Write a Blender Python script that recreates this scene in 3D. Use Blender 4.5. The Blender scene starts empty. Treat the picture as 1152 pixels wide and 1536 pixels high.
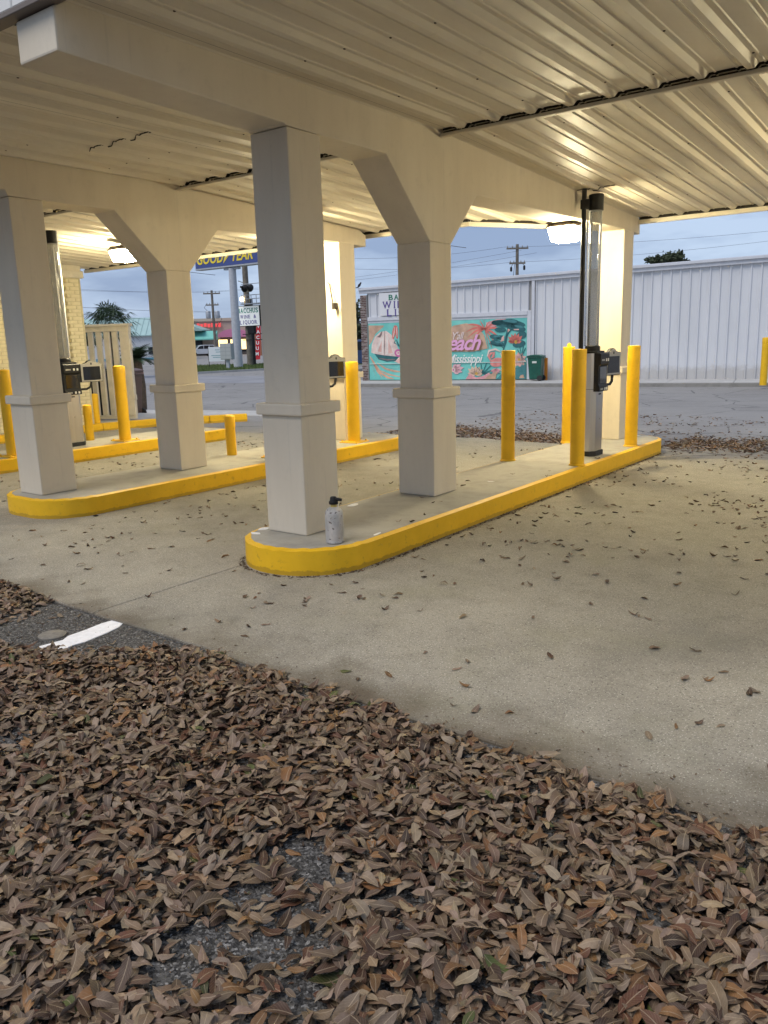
import bpy, bmesh, math, random
import numpy as np
from mathutils import Vector, Matrix
random.seed(7); RNG = np.random.default_rng(11)
R = math.radians
scn = bpy.context.scene
col = scn.collection
PI = math.pi

# ------------------------------------------------------------------ camera
YAW, PITCH, ROLL = 0.643, 0.210, -0.028
CAM = Vector((3.837, -4.183, 1.55))
_F = Vector((-math.sin(YAW) * math.cos(PITCH), math.cos(YAW) * math.cos(PITCH), -math.sin(PITCH)))
_R0 = Vector((math.cos(YAW), math.sin(YAW), 0)); _U0 = _R0.cross(_F)
_R = _R0 * math.cos(ROLL) + _U0 * math.sin(ROLL); _U = -_R0 * math.sin(ROLL) + _U0 * math.cos(ROLL)
cd = bpy.data.cameras.new('camera'); cam = bpy.data.objects.new('camera', cd); col.objects.link(cam)
cam.matrix_world = Matrix(((_R.x, _U.x, -_F.x, CAM.x), (_R.y, _U.y, -_F.y, CAM.y), (_R.z, _U.z, -_F.z, CAM.z), (0, 0, 0, 1)))
cd.sensor_fit = 'VERTICAL'; cd.sensor_height = 36; cd.lens = 36 * 1206.9 / 1536
cd.clip_start = 0.05; cd.clip_end = 3000
scn.camera = cam

# ------------------------------------------------------------------ sky, sun, exposure
w = bpy.data.worlds.new('World'); scn.world = w; w.use_nodes = True
nt = w.node_tree; nt.nodes.clear()
out = nt.nodes.new('ShaderNodeOutputWorld'); bg = nt.nodes.new('ShaderNodeBackground')
sky = nt.nodes.new('ShaderNodeTexSky'); sky.sky_type = 'NISHITA'; sky.sun_disc = False
SUN_EL, SUN_AZ = R(57), R(195)
sky.sun_elevation = SUN_EL; sky.sun_rotation = SUN_AZ
tc = nt.nodes.new('ShaderNodeTexCoord'); mp = nt.nodes.new('ShaderNodeMapping'); mp.inputs['Scale'].default_value = (1.2, 1.2, 4.5)
nz = nt.nodes.new('ShaderNodeTexNoise'); nz.inputs['Scale'].default_value = 3.2; nz.inputs['Detail'].default_value = 5; nz.inputs['Roughness'].default_value = .55
rmp = nt.nodes.new('ShaderNodeValToRGB')
rmp.color_ramp.elements[0].position = .40; rmp.color_ramp.elements[0].color = (2.3, 3.05, 4.7, 1)
rmp.color_ramp.elements[1].position = .60; rmp.color_ramp.elements[1].color = (4.3, 5.3, 7.0, 1)
mx = nt.nodes.new('ShaderNodeMixRGB'); mx.inputs['Fac'].default_value = .86
nt.links.new(tc.outputs['Generated'], mp.inputs['Vector']); nt.links.new(mp.outputs['Vector'], nz.inputs['Vector'])
nt.links.new(nz.outputs['Fac'], rmp.inputs['Fac']); nt.links.new(sky.outputs['Color'], mx.inputs['Color1'])
nt.links.new(rmp.outputs['Color'], mx.inputs['Color2']); nt.links.new(mx.outputs['Color'], bg.inputs['Color'])
bg.inputs['Strength'].default_value = 0.064
nt.links.new(bg.outputs['Background'], out.inputs['Surface'])
sd = bpy.data.lights.new('sun', 'SUN'); sun = bpy.data.objects.new('sun', sd); col.objects.link(sun)
sd.energy = 1.2; sd.angle = R(35); sd.color = (1.0, .92, .82)
sun.rotation_euler = (R(90) - SUN_EL, 0, PI - SUN_AZ)
scn.view_settings.view_transform = 'Standard'; scn.view_settings.look = 'None'
scn.view_settings.exposure = 1.02; scn.view_settings.gamma = 1.0; scn.view_settings.use_curve_mapping = False
scn.render.engine = 'CYCLES'
scn.render.resolution_x, scn.render.resolution_y = 768, 1024

# ------------------------------------------------------------------ helpers
def tag(o, label=None, cat=None, group=None, kind=None):
    if label: o['label'] = label
    if cat: o['category'] = cat
    if group: o['group'] = group
    if kind: o['kind'] = kind
    return o
def thing(name, label, cat, loc=(0, 0, 0), rz=0.0, group=None):
    o = bpy.data.objects.new(name, None); col.objects.link(o); o.location = loc; o.rotation_euler = (0, 0, rz)
    o.empty_display_size = .1
    return tag(o, label, cat, group)
def place(name, me, parent=None, loc=(0, 0, 0), rot=(0, 0, 0), scale=None):
    o = bpy.data.objects.new(name, me); col.objects.link(o); o.parent = parent; o.location = loc; o.rotation_euler = rot
    if scale: o.scale = scale
    return o
def children(o): return [c for c in bpy.data.objects if c.parent == o]
def copy_tree(o, parent=None):
    c = o.copy(); col.objects.link(c); c.parent = parent
    for ch in children(o): copy_tree(ch, c)
    return c

class MB:
    def __init__(s): s.v = []; s.f = []
    def box(s, x0, x1, y0, y1, z0, z1):
        b = len(s.v); s.v += [(x0, y0, z0), (x1, y0, z0), (x1, y1, z0), (x0, y1, z0), (x0, y0, z1), (x1, y0, z1), (x1, y1, z1), (x0, y1, z1)]
        s.f += [tuple(b + i for i in q) for q in ((3, 2, 1, 0), (4, 5, 6, 7), (0, 1, 5, 4), (1, 2, 6, 5), (2, 3, 7, 6), (3, 0, 4, 7))]; return s
    def prism(s, poly, a, b, axis='z'):
        # poly is a list of 2-D points; extruded from a to b along the axis
        def P(p, t): return {'z': (p[0], p[1], t), 'x': (t, p[0], p[1]), 'y': (p[0], t, p[1])}[axis]
        n = len(poly); k = len(s.v)
        s.v += [P(p, a) for p in poly] + [P(p, b) for p in poly]
        s.f.append(tuple(k + i for i in reversed(range(n)))); s.f.append(tuple(k + n + i for i in range(n)))
        for i in range(n): j = (i + 1) % n; s.f.append((k + i, k + j, k + n + j, k + n + i))
        return s
    def tube(s, pts, r, n=8, cap=True):
        pts = [Vector(p) for p in pts]; rs = r if isinstance(r, (list, tuple)) else [r] * len(pts); k0 = len(s.v); prev = None
        for i, p in enumerate(pts):
            t = (pts[min(i + 1, len(pts) - 1)] - pts[max(i - 1, 0)]).normalized()
            if prev is None: u = t.orthogonal().normalized()
            else: u = (prev - t * prev.dot(t)).normalized()
            prev = u; q = t.cross(u)
            for j in range(n):
                a = 2 * PI * j / n; s.v.append(tuple(p + (u * math.cos(a) + q * math.sin(a)) * rs[i]))
        for i in range(len(pts) - 1):
            for j in range(n):
                j2 = (j + 1) % n; s.f.append((k0 + i * n + j, k0 + i * n + j2, k0 + (i + 1) * n + j2, k0 + (i + 1) * n + j))
        if cap:
            s.f.append(tuple(k0 + j for j in reversed(range(n)))); e = k0 + (len(pts) - 1) * n; s.f.append(tuple(e + j for j in range(n)))
        return s
    def lathe(s, prof, n=24, c=(0, 0)):
        k0 = len(s.v)
        for r, z in prof:
            for j in range(n): a = 2 * PI * j / n; s.v.append((c[0] + r * math.cos(a), c[1] + r * math.sin(a), z))
        for i in range(len(prof) - 1):
            for j in range(n):
                j2 = (j + 1) % n; s.f.append((k0 + i * n + j, k0 + i * n + j2, k0 + (i + 1) * n + j2, k0 + (i + 1) * n + j))
        s.f.append(tuple(k0 + j for j in reversed(range(n)))); e = k0 + (len(prof) - 1) * n; s.f.append(tuple(e + j for j in range(n)))
        return s
    def poly(s, pts):
        k = len(s.v); s.v += [tuple(p) for p in pts]; s.f.append(tuple(range(k, k + len(pts)))); return s
    def mesh(s, name, mat=None, bevel=0, seg=2, smooth=False, fix=True):
        me = bpy.data.meshes.new(name); me.from_pydata([tuple(v) for v in s.v], [], s.f)
        bm = bmesh.new(); bm.from_mesh(me)
        if fix: bmesh.ops.recalc_face_normals(bm, faces=bm.faces)
        if bevel:
            ed = [e for e in bm.edges if len(e.link_faces) == 2 and e.calc_face_angle(0) > R(28)]
            bmesh.ops.bevel(bm, geom=ed, offset=bevel, segments=seg, profile=.6, affect='EDGES', clamp_overlap=True)
        if smooth:
            for f in bm.faces: f.smooth = True
            for e in bm.edges:
                if len(e.link_faces) == 2 and e.calc_face_angle(0) > R(35): e.smooth = False
        bm.to_mesh(me); bm.free(); me.validate()
        if mat: me.materials.append(mat)
        return me
    def build(s, name, mat, parent=None, loc=(0, 0, 0), rot=(0, 0, 0), bevel=0, seg=2, smooth=False, kind=None, fix=True):
        o = place(name, s.mesh(name, mat, bevel, seg, smooth, fix), parent, loc, rot)
        if kind: o['kind'] = kind
        return o

def text_mesh(body, size, mat, depth=.01, shear=0.0, bold=0.0, sx=1.0, spacing=1.0):
    c = bpy.data.curves.new('lettering', 'FONT'); c.body = body; c.size = size; c.extrude = depth / 2; c.shear = shear; c.offset = bold
    c.align_x = 'CENTER'; c.align_y = 'CENTER'; c.resolution_u = 3; c.space_character = spacing
    o = bpy.data.objects.new('tmp', c); col.objects.link(o)
    dg = bpy.context.evaluated_depsgraph_get(); me = bpy.data.meshes.new_from_object(o.evaluated_get(dg))
    bpy.data.objects.remove(o); bpy.data.curves.remove(c)
    me.name = 'lettering'; me.materials.clear(); me.materials.append(mat)
    # stand it up: text x stays x, text y becomes z, front faces -y
    me.transform(Matrix.Scale(sx, 4, (1, 0, 0))); me.transform(Matrix.Rotation(PI / 2, 4, 'X'))
    return me

# ------------------------------------------------------------------ materials
def mat(name, c, rough=.7, metal=0.0, var=0.0, scale=6.0, c2=None, bump=0.0, bscale=60.0, spec=.5, emit=0.0, coat=0.0, alpha=None, trans=0.0, detail=6, lo=.35, hi=.65):
    m = bpy.data.materials.new(name); m.use_nodes = True; t = m.node_tree; b = t.nodes['Principled BSDF']
    b.inputs['Base Color'].default_value = (*c, 1); b.inputs['Roughness'].default_value = rough; b.inputs['Metallic'].default_value = metal
    b.inputs['Specular IOR Level'].default_value = spec; b.inputs['Coat Weight'].default_value = coat; b.inputs['Transmission Weight'].default_value = trans
    if emit: b.inputs['Emission Color'].default_value = (*c, 1); b.inputs['Emission Strength'].default_value = emit
    if alpha is not None: b.inputs['Alpha'].default_value = alpha
    if var or c2 or bump:
        co = t.nodes.new('ShaderNodeTexCoord')
        if var or c2:
            n = t.nodes.new('ShaderNodeTexNoise'); n.inputs['Scale'].default_value = scale; n.inputs['Detail'].default_value = detail; n.inputs['Roughness'].default_value = .6
            r = t.nodes.new('ShaderNodeValToRGB'); r.color_ramp.elements[0].position = lo; r.color_ramp.elements[1].position = hi
            a = c if c2 else tuple(max(0, x * (1 - var)) for x in c); z = c2 if c2 else tuple(min(1, x * (1 + var)) for x in c)
            r.color_ramp.elements[0].color = (*a, 1); r.color_ramp.elements[1].color = (*z, 1)
            t.links.new(co.outputs['Object'], n.inputs['Vector']); t.links.new(n.outputs['Fac'], r.inputs['Fac']); t.links.new(r.outputs['Color'], b.inputs['Base Color'])
        if bump:
            n2 = t.nodes.new('ShaderNodeTexNoise'); n2.inputs['Scale'].default_value = bscale; n2.inputs['Detail'].default_value = 4
            bp = t.nodes.new('ShaderNodeBump'); bp.inputs['Strength'].default_value = bump; bp.inputs['Distance'].default_value = .01
            t.links.new(co.outputs['Object'], n2.inputs['Vector']); t.links.new(n2.outputs['Fac'], bp.inputs['Height']); t.links.new(bp.outputs['Normal'], b.inputs['Normal'])
    return m

class NG:
    """small helper for hand made node materials"""
    def __init__(s, name, rough=.9, spec=.3):
        s.m = bpy.data.materials.new(name); s.m.use_nodes = True; s.t = s.m.node_tree; s.b = s.t.nodes['Principled BSDF']
        s.b.inputs['Roughness'].default_value = rough; s.b.inputs['Specular IOR Level'].default_value = spec
        s.co = s.t.nodes.new('ShaderNodeTexCoord')
    def noise(s, scale, detail=5, rough=.6, mapscale=None, dist=0.0):
        n = s.t.nodes.new('ShaderNodeTexNoise'); n.inputs['Scale'].default_value = scale; n.inputs['Detail'].default_value = detail; n.inputs['Roughness'].default_value = rough
        n.inputs['Distortion'].default_value = dist
        src = s.co.outputs['Object']
        if mapscale:
            mp = s.t.nodes.new('ShaderNodeMapping'); mp.inputs['Scale'].default_value = mapscale; s.t.links.new(src, mp.inputs['Vector']); src = mp.outputs['Vector']
        s.t.links.new(src, n.inputs['Vector']); return n.outputs['Fac']
    def voro(s, scale, feature='F1', out='Color'):
        n = s.t.nodes.new('ShaderNodeTexVoronoi'); n.inputs['Scale'].default_value = scale; n.feature = feature
        s.t.links.new(s.co.outputs['Object'], n.inputs['Vector']); return n.outputs[out]
    def ramp(s, fac, stops):
        r = s.t.nodes.new('ShaderNodeValToRGB'); e = r.color_ramp.elements
        while len(e) < len(stops): e.new(.5)
        for k, (p, c) in enumerate(stops): e[k].position = p; e[k].color = (*c, 1) if len(c) == 3 else c
        s.t.links.new(fac, r.inputs['Fac']); return r.outputs['Color']
    def mix(s, fac, a, b, mode='MIX'):
        n = s.t.nodes.new('ShaderNodeMixRGB'); n.blend_type = mode
        for i, x in (('Fac', fac), ('Color1', a), ('Color2', b)):
            if hasattr(x, 'is_linked'): s.t.links.new(x, n.inputs[i])
            elif isinstance(x, tuple): n.inputs[i].default_value = (*x, 1)
            else: n.inputs[i].default_value = x
        return n.outputs['Color']
    def math(s, op, a, b=None):
        n = s.t.nodes.new('ShaderNodeMath'); n.operation = op
        for i, x in enumerate((a, b)):
            if x is None: continue
            if hasattr(x, 'is_linked'): s.t.links.new(x, n.inputs[i])
            else: n.inputs[i].default_value = x
        return n.outputs[0]
    def sep(s, which):
        n = s.t.nodes.new('ShaderNodeSeparateXYZ'); s.t.links.new(s.co.outputs['Object'], n.inputs[0]); return n.outputs[which]
    def color(s, c): s.t.links.new(c, s.b.inputs['Base Color'])
    def rough(s, c): s.t.links.new(c, s.b.inputs['Roughness'])
    def bump(s, h, strength=.5, dist=.01):
        n = s.t.nodes.new('ShaderNodeBump'); n.inputs['Strength'].default_value = strength; n.inputs['Distance'].default_value = dist
        s.t.links.new(h, n.inputs['Height']); s.t.links.new(n.outputs['Normal'], s.b.inputs['Normal'])

# stucco on columns and beams: cream paint, faint rain streaks, sand texture
g = NG('stucco_paint', .82, .3)
st = g.ramp(g.noise(2.2, 6, .6, (1, 1, .25)), [(.3, (.60, .53, .42)), (.7, (.69, .62, .50))])
st = g.mix(g.math('MULTIPLY', g.ramp(g.noise(9, 6, .7), [(.55, (0, 0, 0)), (.8, (1, 1, 1))]), .35), st, (.47, .42, .345))
stk = g.ramp(g.noise(3.0, 5, .65, (7, 7, .35)), [(.60, (0, 0, 0)), (.74, (1, 1, 1))]); st = g.mix(g.math('MULTIPLY', stk, .22), st, (.36, .33, .29))
g.color(st); g.bump(g.mix(.6, g.noise(160, 3), g.noise(24, 4)), .22, .004); M_STUCCO = g.m
# ceiling sheet: cream factory paint, soft gloss, dust
g = NG('ceiling_paint', .34, .5)
c1 = g.ramp(g.noise(1.6, 6, .65, (1.5, .4, 1)), [(.3, (.56, .505, .405)), (.7, (.68, .625, .515))])
c1 = g.mix(g.math('MULTIPLY', g.ramp(g.noise(14, 5, .7), [(.6, (0, 0, 0)), (.75, (1, 1, 1))]), .3), c1, (.36, .32, .25))
g.color(c1); g.rough(g.ramp(g.noise(5, 5), [(.3, (.44, .44, .44)), (.7, (.60, .60, .60))])); g.bump(g.noise(7, 4, .5, (1, .3, 1)), .25, .008); M_CEIL = g.m
# yellow paint with scuffs and dirt
def yellow(name, dirt=.5):
    g = NG(name, .5, .4)
    y = g.ramp(g.noise(5, 6), [(.3, (.73, .42, .008)), (.7, (.82, .485, .012))])
    y = g.mix(g.math('MULTIPLY', g.ramp(g.noise(17, 7, .75), [(.58, (0, 0, 0)), (.70, (1, 1, 1))]), dirt), y, (.24, .13, .025))
    if dirt > .5:
        ch = g.ramp(g.noise(31, 6, .8, (1, 1, 1.6)), [(.665, (0, 0, 0)), (.69, (1, 1, 1))]); y = g.mix(ch, y, (.20, .185, .155))
        gm = g.ramp(g.math('ADD', g.sep('Z'), g.math('MULTIPLY', g.noise(14, 5, .7), -.055)), [(0, (1, 1, 1)), (.006, (0, 0, 0))]); y = g.mix(g.math('MULTIPLY', gm, .38), y, (.07, .05, .025))
    g.color(y); g.bump(g.mix(.4, g.noise(90, 3), g.noise(18, 5)), .3, .006); return g.m
M_YEL = yellow('yellow_bollard_paint', .25); M_CURB = yellow('yellow_curb_paint', .52)
# concrete slab: trowelled, exposed aggregate specks, brown stain along the near edge
def concrete(name, a, b, edge=False, speck=True):
    g = NG(name, .88, .25)
    c = g.ramp(g.noise(.9, 7, .62), [(.25, a), (.75, b)])
    c = g.mix(g.math('MULTIPLY', g.ramp(g.noise(4.5, 7, .7), [(.46, (0, 0, 0)), (.72, (1, 1, 1))]), .42), c, tuple(x * .58 for x in a))
    if speck:
        v = g.voro(95, 'F1', 'Color'); vs = g.ramp(v, [(.0, (.6, .6, .6)), (.5, (1, 1, 1)), (.92, (1.0, 1.0, 1.0)), (1, (1.35, 1.33, 1.28))])
        c = g.mix(.55, c, vs, 'MULTIPLY')
        g2 = g.math('GREATER_THAN', g.noise(120, 2), .63); c = g.mix(g.math('MULTIPLY', g2, .8), c, (.60, .58, .52))
        g3 = g.math('LESS_THAN', g.noise(75, 2), .355); c = g.mix(g.math('MULTIPLY', g3, .8), c, (.07, .062, .05))
    if edge:
        y = g.sep('Y'); yy = g.math('ADD', y, g.math('MULTIPLY', g.noise(2.2, 5), -1.1))
        st = g.ramp(g.math('MULTIPLY', g.math('ADD', yy, 2.6), .8), [(.25, (1, 1, 1)), (.62, (0, 0, 0))])
        c = g.mix(g.math('MULTIPLY', st, .8), c, (.085, .062, .038))
        o = g.ramp(g.noise(.55, 5, .6, None, .6), [(.55, (0, 0, 0)), (.72, (1, 1, 1))]); c = g.mix(g.math('MULTIPLY', o, .4), c, (.13, .12, .10))
        gr = g.ramp(g.noise(1.3, 4, .6), [(.52, (0, 0, 0)), (.75, (1, 1, 1))]); c = g.mix(g.math('MULTIPLY', gr, .28), c, (.22, .215, .13))
    g.color(c); g.bump(g.mix(.5, g.noise(140, 3), g.noise(30, 5)), .45, .006); return g.m
M_SLAB = concrete('slab_concrete', (.238, .222, .186), (.335, .312, .26), True)
M_ISLE = concrete('island_concrete', (.33, .315, .275), (.44, .42, .37), False, False)
M_WALK = concrete('pavement_concrete', (.36, .355, .35), (.47, .465, .455), False, False)
# asphalt, coarse stone chips
g = NG('asphalt', .9, .35)
v = g.voro(125, 'F1', 'Color'); chips = g.ramp(v, [(0, (.014, .0135, .013)), (.40, (.05, .048, .046)), (.75, (.13, .125, .12)), (1, (.36, .35, .34))])
far = g.ramp(g.noise(.28, 8, .62), [(.3, (.21, .202, .195)), (.7, (.285, .275, .265))])
far = g.mix(g.math('MULTIPLY', g.ramp(g.noise(3, 8, .75), [(.5, (0, 0, 0)), (.7, (1, 1, 1))]), .5), far, (.32, .31, .305))
yy = g.sep('Y'); f = g.ramp(g.math('MULTIPLY', g.math('ADD', yy, -1.0), .2), [(0, (0, 0, 0)), (1, (1, 1, 1))])
cr = g.voro(.55, 'DISTANCE_TO_EDGE', 'Distance'); crk = g.math('LESS_THAN', g.math('ADD', cr, g.math('MULTIPLY', g.noise(5, 5), .05)), .034)
far = g.mix(g.math('MULTIPLY', crk, .6), far, (.05, .05, .055))
g.color(g.mix(f, chips, far)); g.bump(g.voro(150, 'F1', 'Distance'), .8, .006); M_ASPH = g.m
g = NG('painted_brick', .7, .35)
g.color(g.ramp(g.noise(8, 6), [(.3, (.60, .52, .33)), (.7, (.72, .64, .43))])); g.bump(g.noise(60, 4), .4, .006); M_BRICK = g.m
M_MORTAR = mat('painted_mortar', (.50, .44, .28), .85, var=.12, scale=10, bump=.3)
M_WHITE = mat('white_metal_trim', (.70, .69, .66), .5, var=.06, scale=5)
M_CREAMT = mat('cream_trim', (.58, .53, .43), .55, var=.07, scale=6)
M_DARK = mat('dark_gap', (.025, .02, .015), .9)
M_DECK = mat('roof_deck', (.10, .09, .08), .9, var=.2)
g = NG('brushed_steel', .3, .5); g.b.inputs['Metallic'].default_value = 1.0
g.color(g.ramp(g.noise(3, 4, .5, (40, 40, .6)), [(.3, (.50, .485, .46)), (.7, (.56, .545, .515))])); g.rough(g.ramp(g.noise(4, 3, .5, (30, 30, .5)), [(.3, (.30, .30, .30)), (.7, (.38, .38, .38))])); M_STEEL = g.m
M_ALU = mat('aluminium_tube', (.66, .66, .66), .22, 1.0, var=.08, scale=20)
M_BLACK = mat('black_plastic', (.012, .012, .013), .5, var=.2, scale=30, spec=.3)
M_BLACKR = mat('black_rubber', (.018, .018, .018), .7)
M_SCREEN = mat('screen_glass', (.012, .014, .02), .06, coat=.6)
M_SILVERP = mat('silver_plastic', (.33, .32, .30), .42, .35)
M_BTN = mat('button_white', (.7, .7, .68), .5)
g = NG('clear_tube', .05, .5); g.b.inputs['Alpha'].default_value = .55; g.b.inputs['Base Color'].default_value = (.27, .28, .29, 1); M_CLEAR = g.m
M_BRONZE = mat('bronze_housing', (.045, .035, .028), .5, .4)
M_LENS = mat('lit_lens', (1.0, .86, .53), .4, emit=130.0)
M_GREYCAP = mat('cast_iron_cap', (.20, .185, .16), .75, .2, var=.2, scale=30, bump=.4)
M_PAINTW = mat('white_road_paint', (.78, .78, .80), .7, var=.08, scale=30, bump=.25, bscale=150)
# ------------------------------------------------------------------ ground, slab, road
def gz(x, y):                                                       # the street lies a little lower than the forecourt
    t = min(1, max(0, (y - 7.2) / 6)); t = t * t * (3 - 2 * t)
    u = min(1, max(0, (-x - 10.8) / 4)); u = u * u * (3 - 2 * u)
    return -.014 - .136 * max(t, u)
xs = [-900, -300, -150, -80, -50, -30, -20, -16, -14, -12.6, -11.6, -10.8, -10, -8, -6, -4, -2, 0, 2, 4, 6, 10, 20, 60, 200, 900]
ys = [-900, -200, -40, -12, -6, -4, -2, 0, 2, 4, 6, 7, 7.6, 8.2, 9, 10, 11, 12, 13.2, 15, 18, 22, 30, 50, 100, 300, 900]
m = MB()
for y in ys:
    for x in xs: m.v.append((x, y, gz(x, y)))
nx = len(xs)
for j in range(len(ys) - 1):
    for i in range(nx - 1): m.f.append((j * nx + i, j * nx + i + 1, (j + 1) * nx + i + 1, (j + 1) * nx + i))
m.build('asphalt_ground', M_ASPH, smooth=True, kind='structure')

# concrete forecourt: slabs parted by open joints; near edge runs slightly out of true
def near_edge(x): return -1.50 - .036 * (x + 1.5) + .012 * math.sin(x * 3.1) + .006 * math.sin(x * 11)
def far_edge(x):
    P = [(-9.9, 5.6), (-6, 6.0), (-2.8, 6.85), (-1.5, 6.8), (.6, 6.15), (1.8, 6.35), (8, 6.6)]
    for (a, b), (c, d) in zip(P, P[1:]):
        if a <= x <= c: return b + (d - b) * (x - a) / (c - a) + .05 * math.sin(x * 4.3) + .03 * math.sin(x * 9.7)
    return P[-1][1]
slab = bpy.data.objects.new('concrete_forecourt', None); col.objects.link(slab); slab['kind'] = 'structure'
joints = [-9.9, -6.98, -3.66, -.335, 3.62, 7.9]
for a, b in zip(joints, joints[1:]):
    n = int((b - a) / .12); X = [a + .004 + (b - a - .008) * i / n for i in range(n + 1)]
    MB().prism([(x, near_edge(x) + random.uniform(-.006, .006)) for x in X] + [(x, far_edge(x)) for x in reversed(X)], -.10, 0, 'z').build('slab', M_SLAB, slab, bevel=.006, seg=1)
# pavement and kerb in front of the store across the street
AX = Vector((.982, .189, 0)); AN = Vector((-.189, .982, 0)); A0 = Vector((-16.08, 22.1, 0)); SRZ = math.atan2(.189, .982)
pv = bpy.data.objects.new('store_pavement', None); col.objects.link(pv); pv['kind'] = 'structure'; pv.location = A0; pv.rotation_euler = (0, 0, SRZ)
for k in range(15): MB().box(-2.6 + k * 2.0 + .006, -.6 + k * 2.0 - .006, -2.05, .4, -.2, -.03).build('pavement_slab', M_WALK, pv, bevel=.01, seg=1)
MB().box(-2.6, 27.4, -2.25, -2.056, -.2, -.028).build('kerb', concrete('kerb_concrete', (.20, .195, .185), (.29, .285, .27), False, False), pv, bevel=.02)
# worn white stall line on the asphalt, feathered end
pts = [(-.125, -2.03), (-.07, -2.085), (-.02, -2.075), (.03, -2.06), (.038, -2.0), (.018, -1.92), (.03, -1.85), (.012, -1.7), (-.012, -1.60), (-.055, -1.54), (-.10, -1.522), (-.14, -1.545), (-.152, -1.62), (-.135, -1.75), (-.132, -1.85), (-.10, -1.90), (-.108, -1.95)]
MB().prism(pts, -.0138, -.0095).build('stall_line', M_PAINTW, kind='structure')

# ------------------------------------------------------------------ islands
def island(label, x0, x1, y0, y1, r, curb_z=.183, slots=()):
    t = thing('traffic_island', label, 'traffic island', ((x0 + x1) / 2, (y0 + y1) / 2, 0), 0, 'kerbed islands between the drive through lanes')
    hx, hy = (x1 - x0) / 2, (y1 - y0) / 2
    def ring(h, rr, n=14):
        p = []
        for cx, cy, a0 in ((h - rr, hy - (hx - h) - rr, 0), (-h + rr, hy - (hx - h) - rr, 90), (-h + rr, -hy + (hx - h) + rr, 180), (h - rr, -hy + (hx - h) + rr, 270)):
            for k in range(n + 1): a = R(a0 + 90 * k / n); p.append((cx + rr * math.cos(a), cy + rr * math.sin(a)))
        return p
    a, b = ring(hx, r), ring(hx - .045, r - .045); n = len(a)
    m = MB(); prof = [(a, -.02, 0), (a, curb_z - .02, 0), (a, curb_z - .012, .004), (b, curb_z, 0), (b, curb_z - .06, 0)]
    for ringp, z, _ in prof:
        for i, (x, y) in enumerate(ringp): m.v.append((x + .004 * math.sin(i * 1.7 + z * 40), y, z + (.003 * math.sin(i * 2.3) if z > .1 else 0)))
    # a chamfered lip
    for k in range(len(prof) - 1):
        for i in range(n): j = (i + 1) % n; m.f.append((k * n + i, k * n + j, (k + 1) * n + j, (k + 1) * n + i))
    m.build('curb', M_CURB, t, smooth=True)
    MB().prism(b, .0, curb_z - .001).build('island_top', M_ISLE, t)
    cx_, cy_ = (x0 + x1) / 2, (y0 + y1) / 2
    for sx_, sy_, a_, b_ in slots:                                   # spilled white paint
        MB().prism([(sx_ - cx_ + a_ * (1 + .3 * math.sin(q * 2.1 + sx_ * 9)) * math.cos(q), sy_ - cy_ + b_ * (1 + .3 * math.cos(q * 1.7 + sy_ * 7)) * math.sin(q)) for q in [2 * PI * i / 11 for i in range(11)]], curb_z - .002, curb_z + .0012).build('paint_spill', M_PAINTW, t)
    return t
island('long yellow kerbed concrete island carrying the pillars with the spray bottle', -.53, .47, -.385, 6.85, .49, slots=((-.45, .02, .03, .055), (-.40, -.12, .045, .025), (-.41, 1.05, .03, .09), (.40, .31, .015, .05), (-.10, 6.66, .22, .10), (.06, 2.6, .03, .02)))
island('yellow kerbed island of the lane beyond the open right hand bay', 3.42, 4.42, -.385, 6.85, .49)
island('yellow kerbed island under the middle canopy beam with short bollard', -4.02, -2.87, -.23, 5.55, .46)
island('narrow yellow kerbed island without pillars nearest the painted brick wall', -7.25, -6.27, -.3, 5.05, .12)

# ------------------------------------------------------------------ canopy supports (columns, beam with braces)
def support(label, ox, oy, nearz, farz, endc, ende):
    t = thing('canopy_support', label, 'canopy support', (ox, oy, .183), 0, 'stucco column and beam frames of the canopy')
    z0 = .183
    xa, xb = -.362, -.022
    prof = [(-1.615 - oy, 2.995), (.0, 2.955), (.02, nearz + .005), (.36, nearz), (1.125, nearz), (1.712, 2.35), (2.048, 2.35), (2.49, farz - .04), (2.52, farz - .035),
            (endc, farz), (ende, farz - .02), (ende, 2.995), (ende - .09, 3.03 - z0 * 0), (ende - .15, 3.09), (1.9, 3.27), (-1.5 - oy, 3.27), (-1.615 - oy, 3.195)]
    MB().prism([(y, z - z0) for y, z in prof], xa, xb, 'x').build('beam', M_STUCCO, t, bevel=.011)
    for y, top in ((0, nearz), (1.69, 2.35), (endc, farz)):
        c = MB().box(xa, xb, y + .022, y + .356, 1.125 - z0, top - z0 + .001).build('column', M_STUCCO, t, bevel=.012)
        MB().box(-.384, .0, y, y + .378, 0, 1.052 - z0).build('column_base', M_STUCCO, c, bevel=.013)
        MB().box(-.414, .03, y - .03, y + .408, 1.048 - z0, 1.132 - z0).build('cap_moulding', M_STUCCO, c, bevel=.014)
    return t
support('cream stucco frame with Y braced pillar standing on the island with the spray bottle', 0, 0, 2.94, 2.835, 6.15, 6.72)
support('cream stucco frame with Y braced pillar beyond the open right hand bay', 3.95, 0, 2.94, 2.835, 6.15, 6.72)
s2 = support('cream stucco frame with Y braced pillar standing on the middle island', -3.342, -.06, 2.90, 2.86, 4.62, 5.24)
MB().tube([(-.235, 4.625, 2.17), (-.18, 4.60, 2.14), (-.11, 4.575, 1.88)], .010, 6).box(-.12, -.075, 4.56, 4.64, 1.80, 1.885).build('wall_bracket', M_BRONZE, s2)

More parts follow.
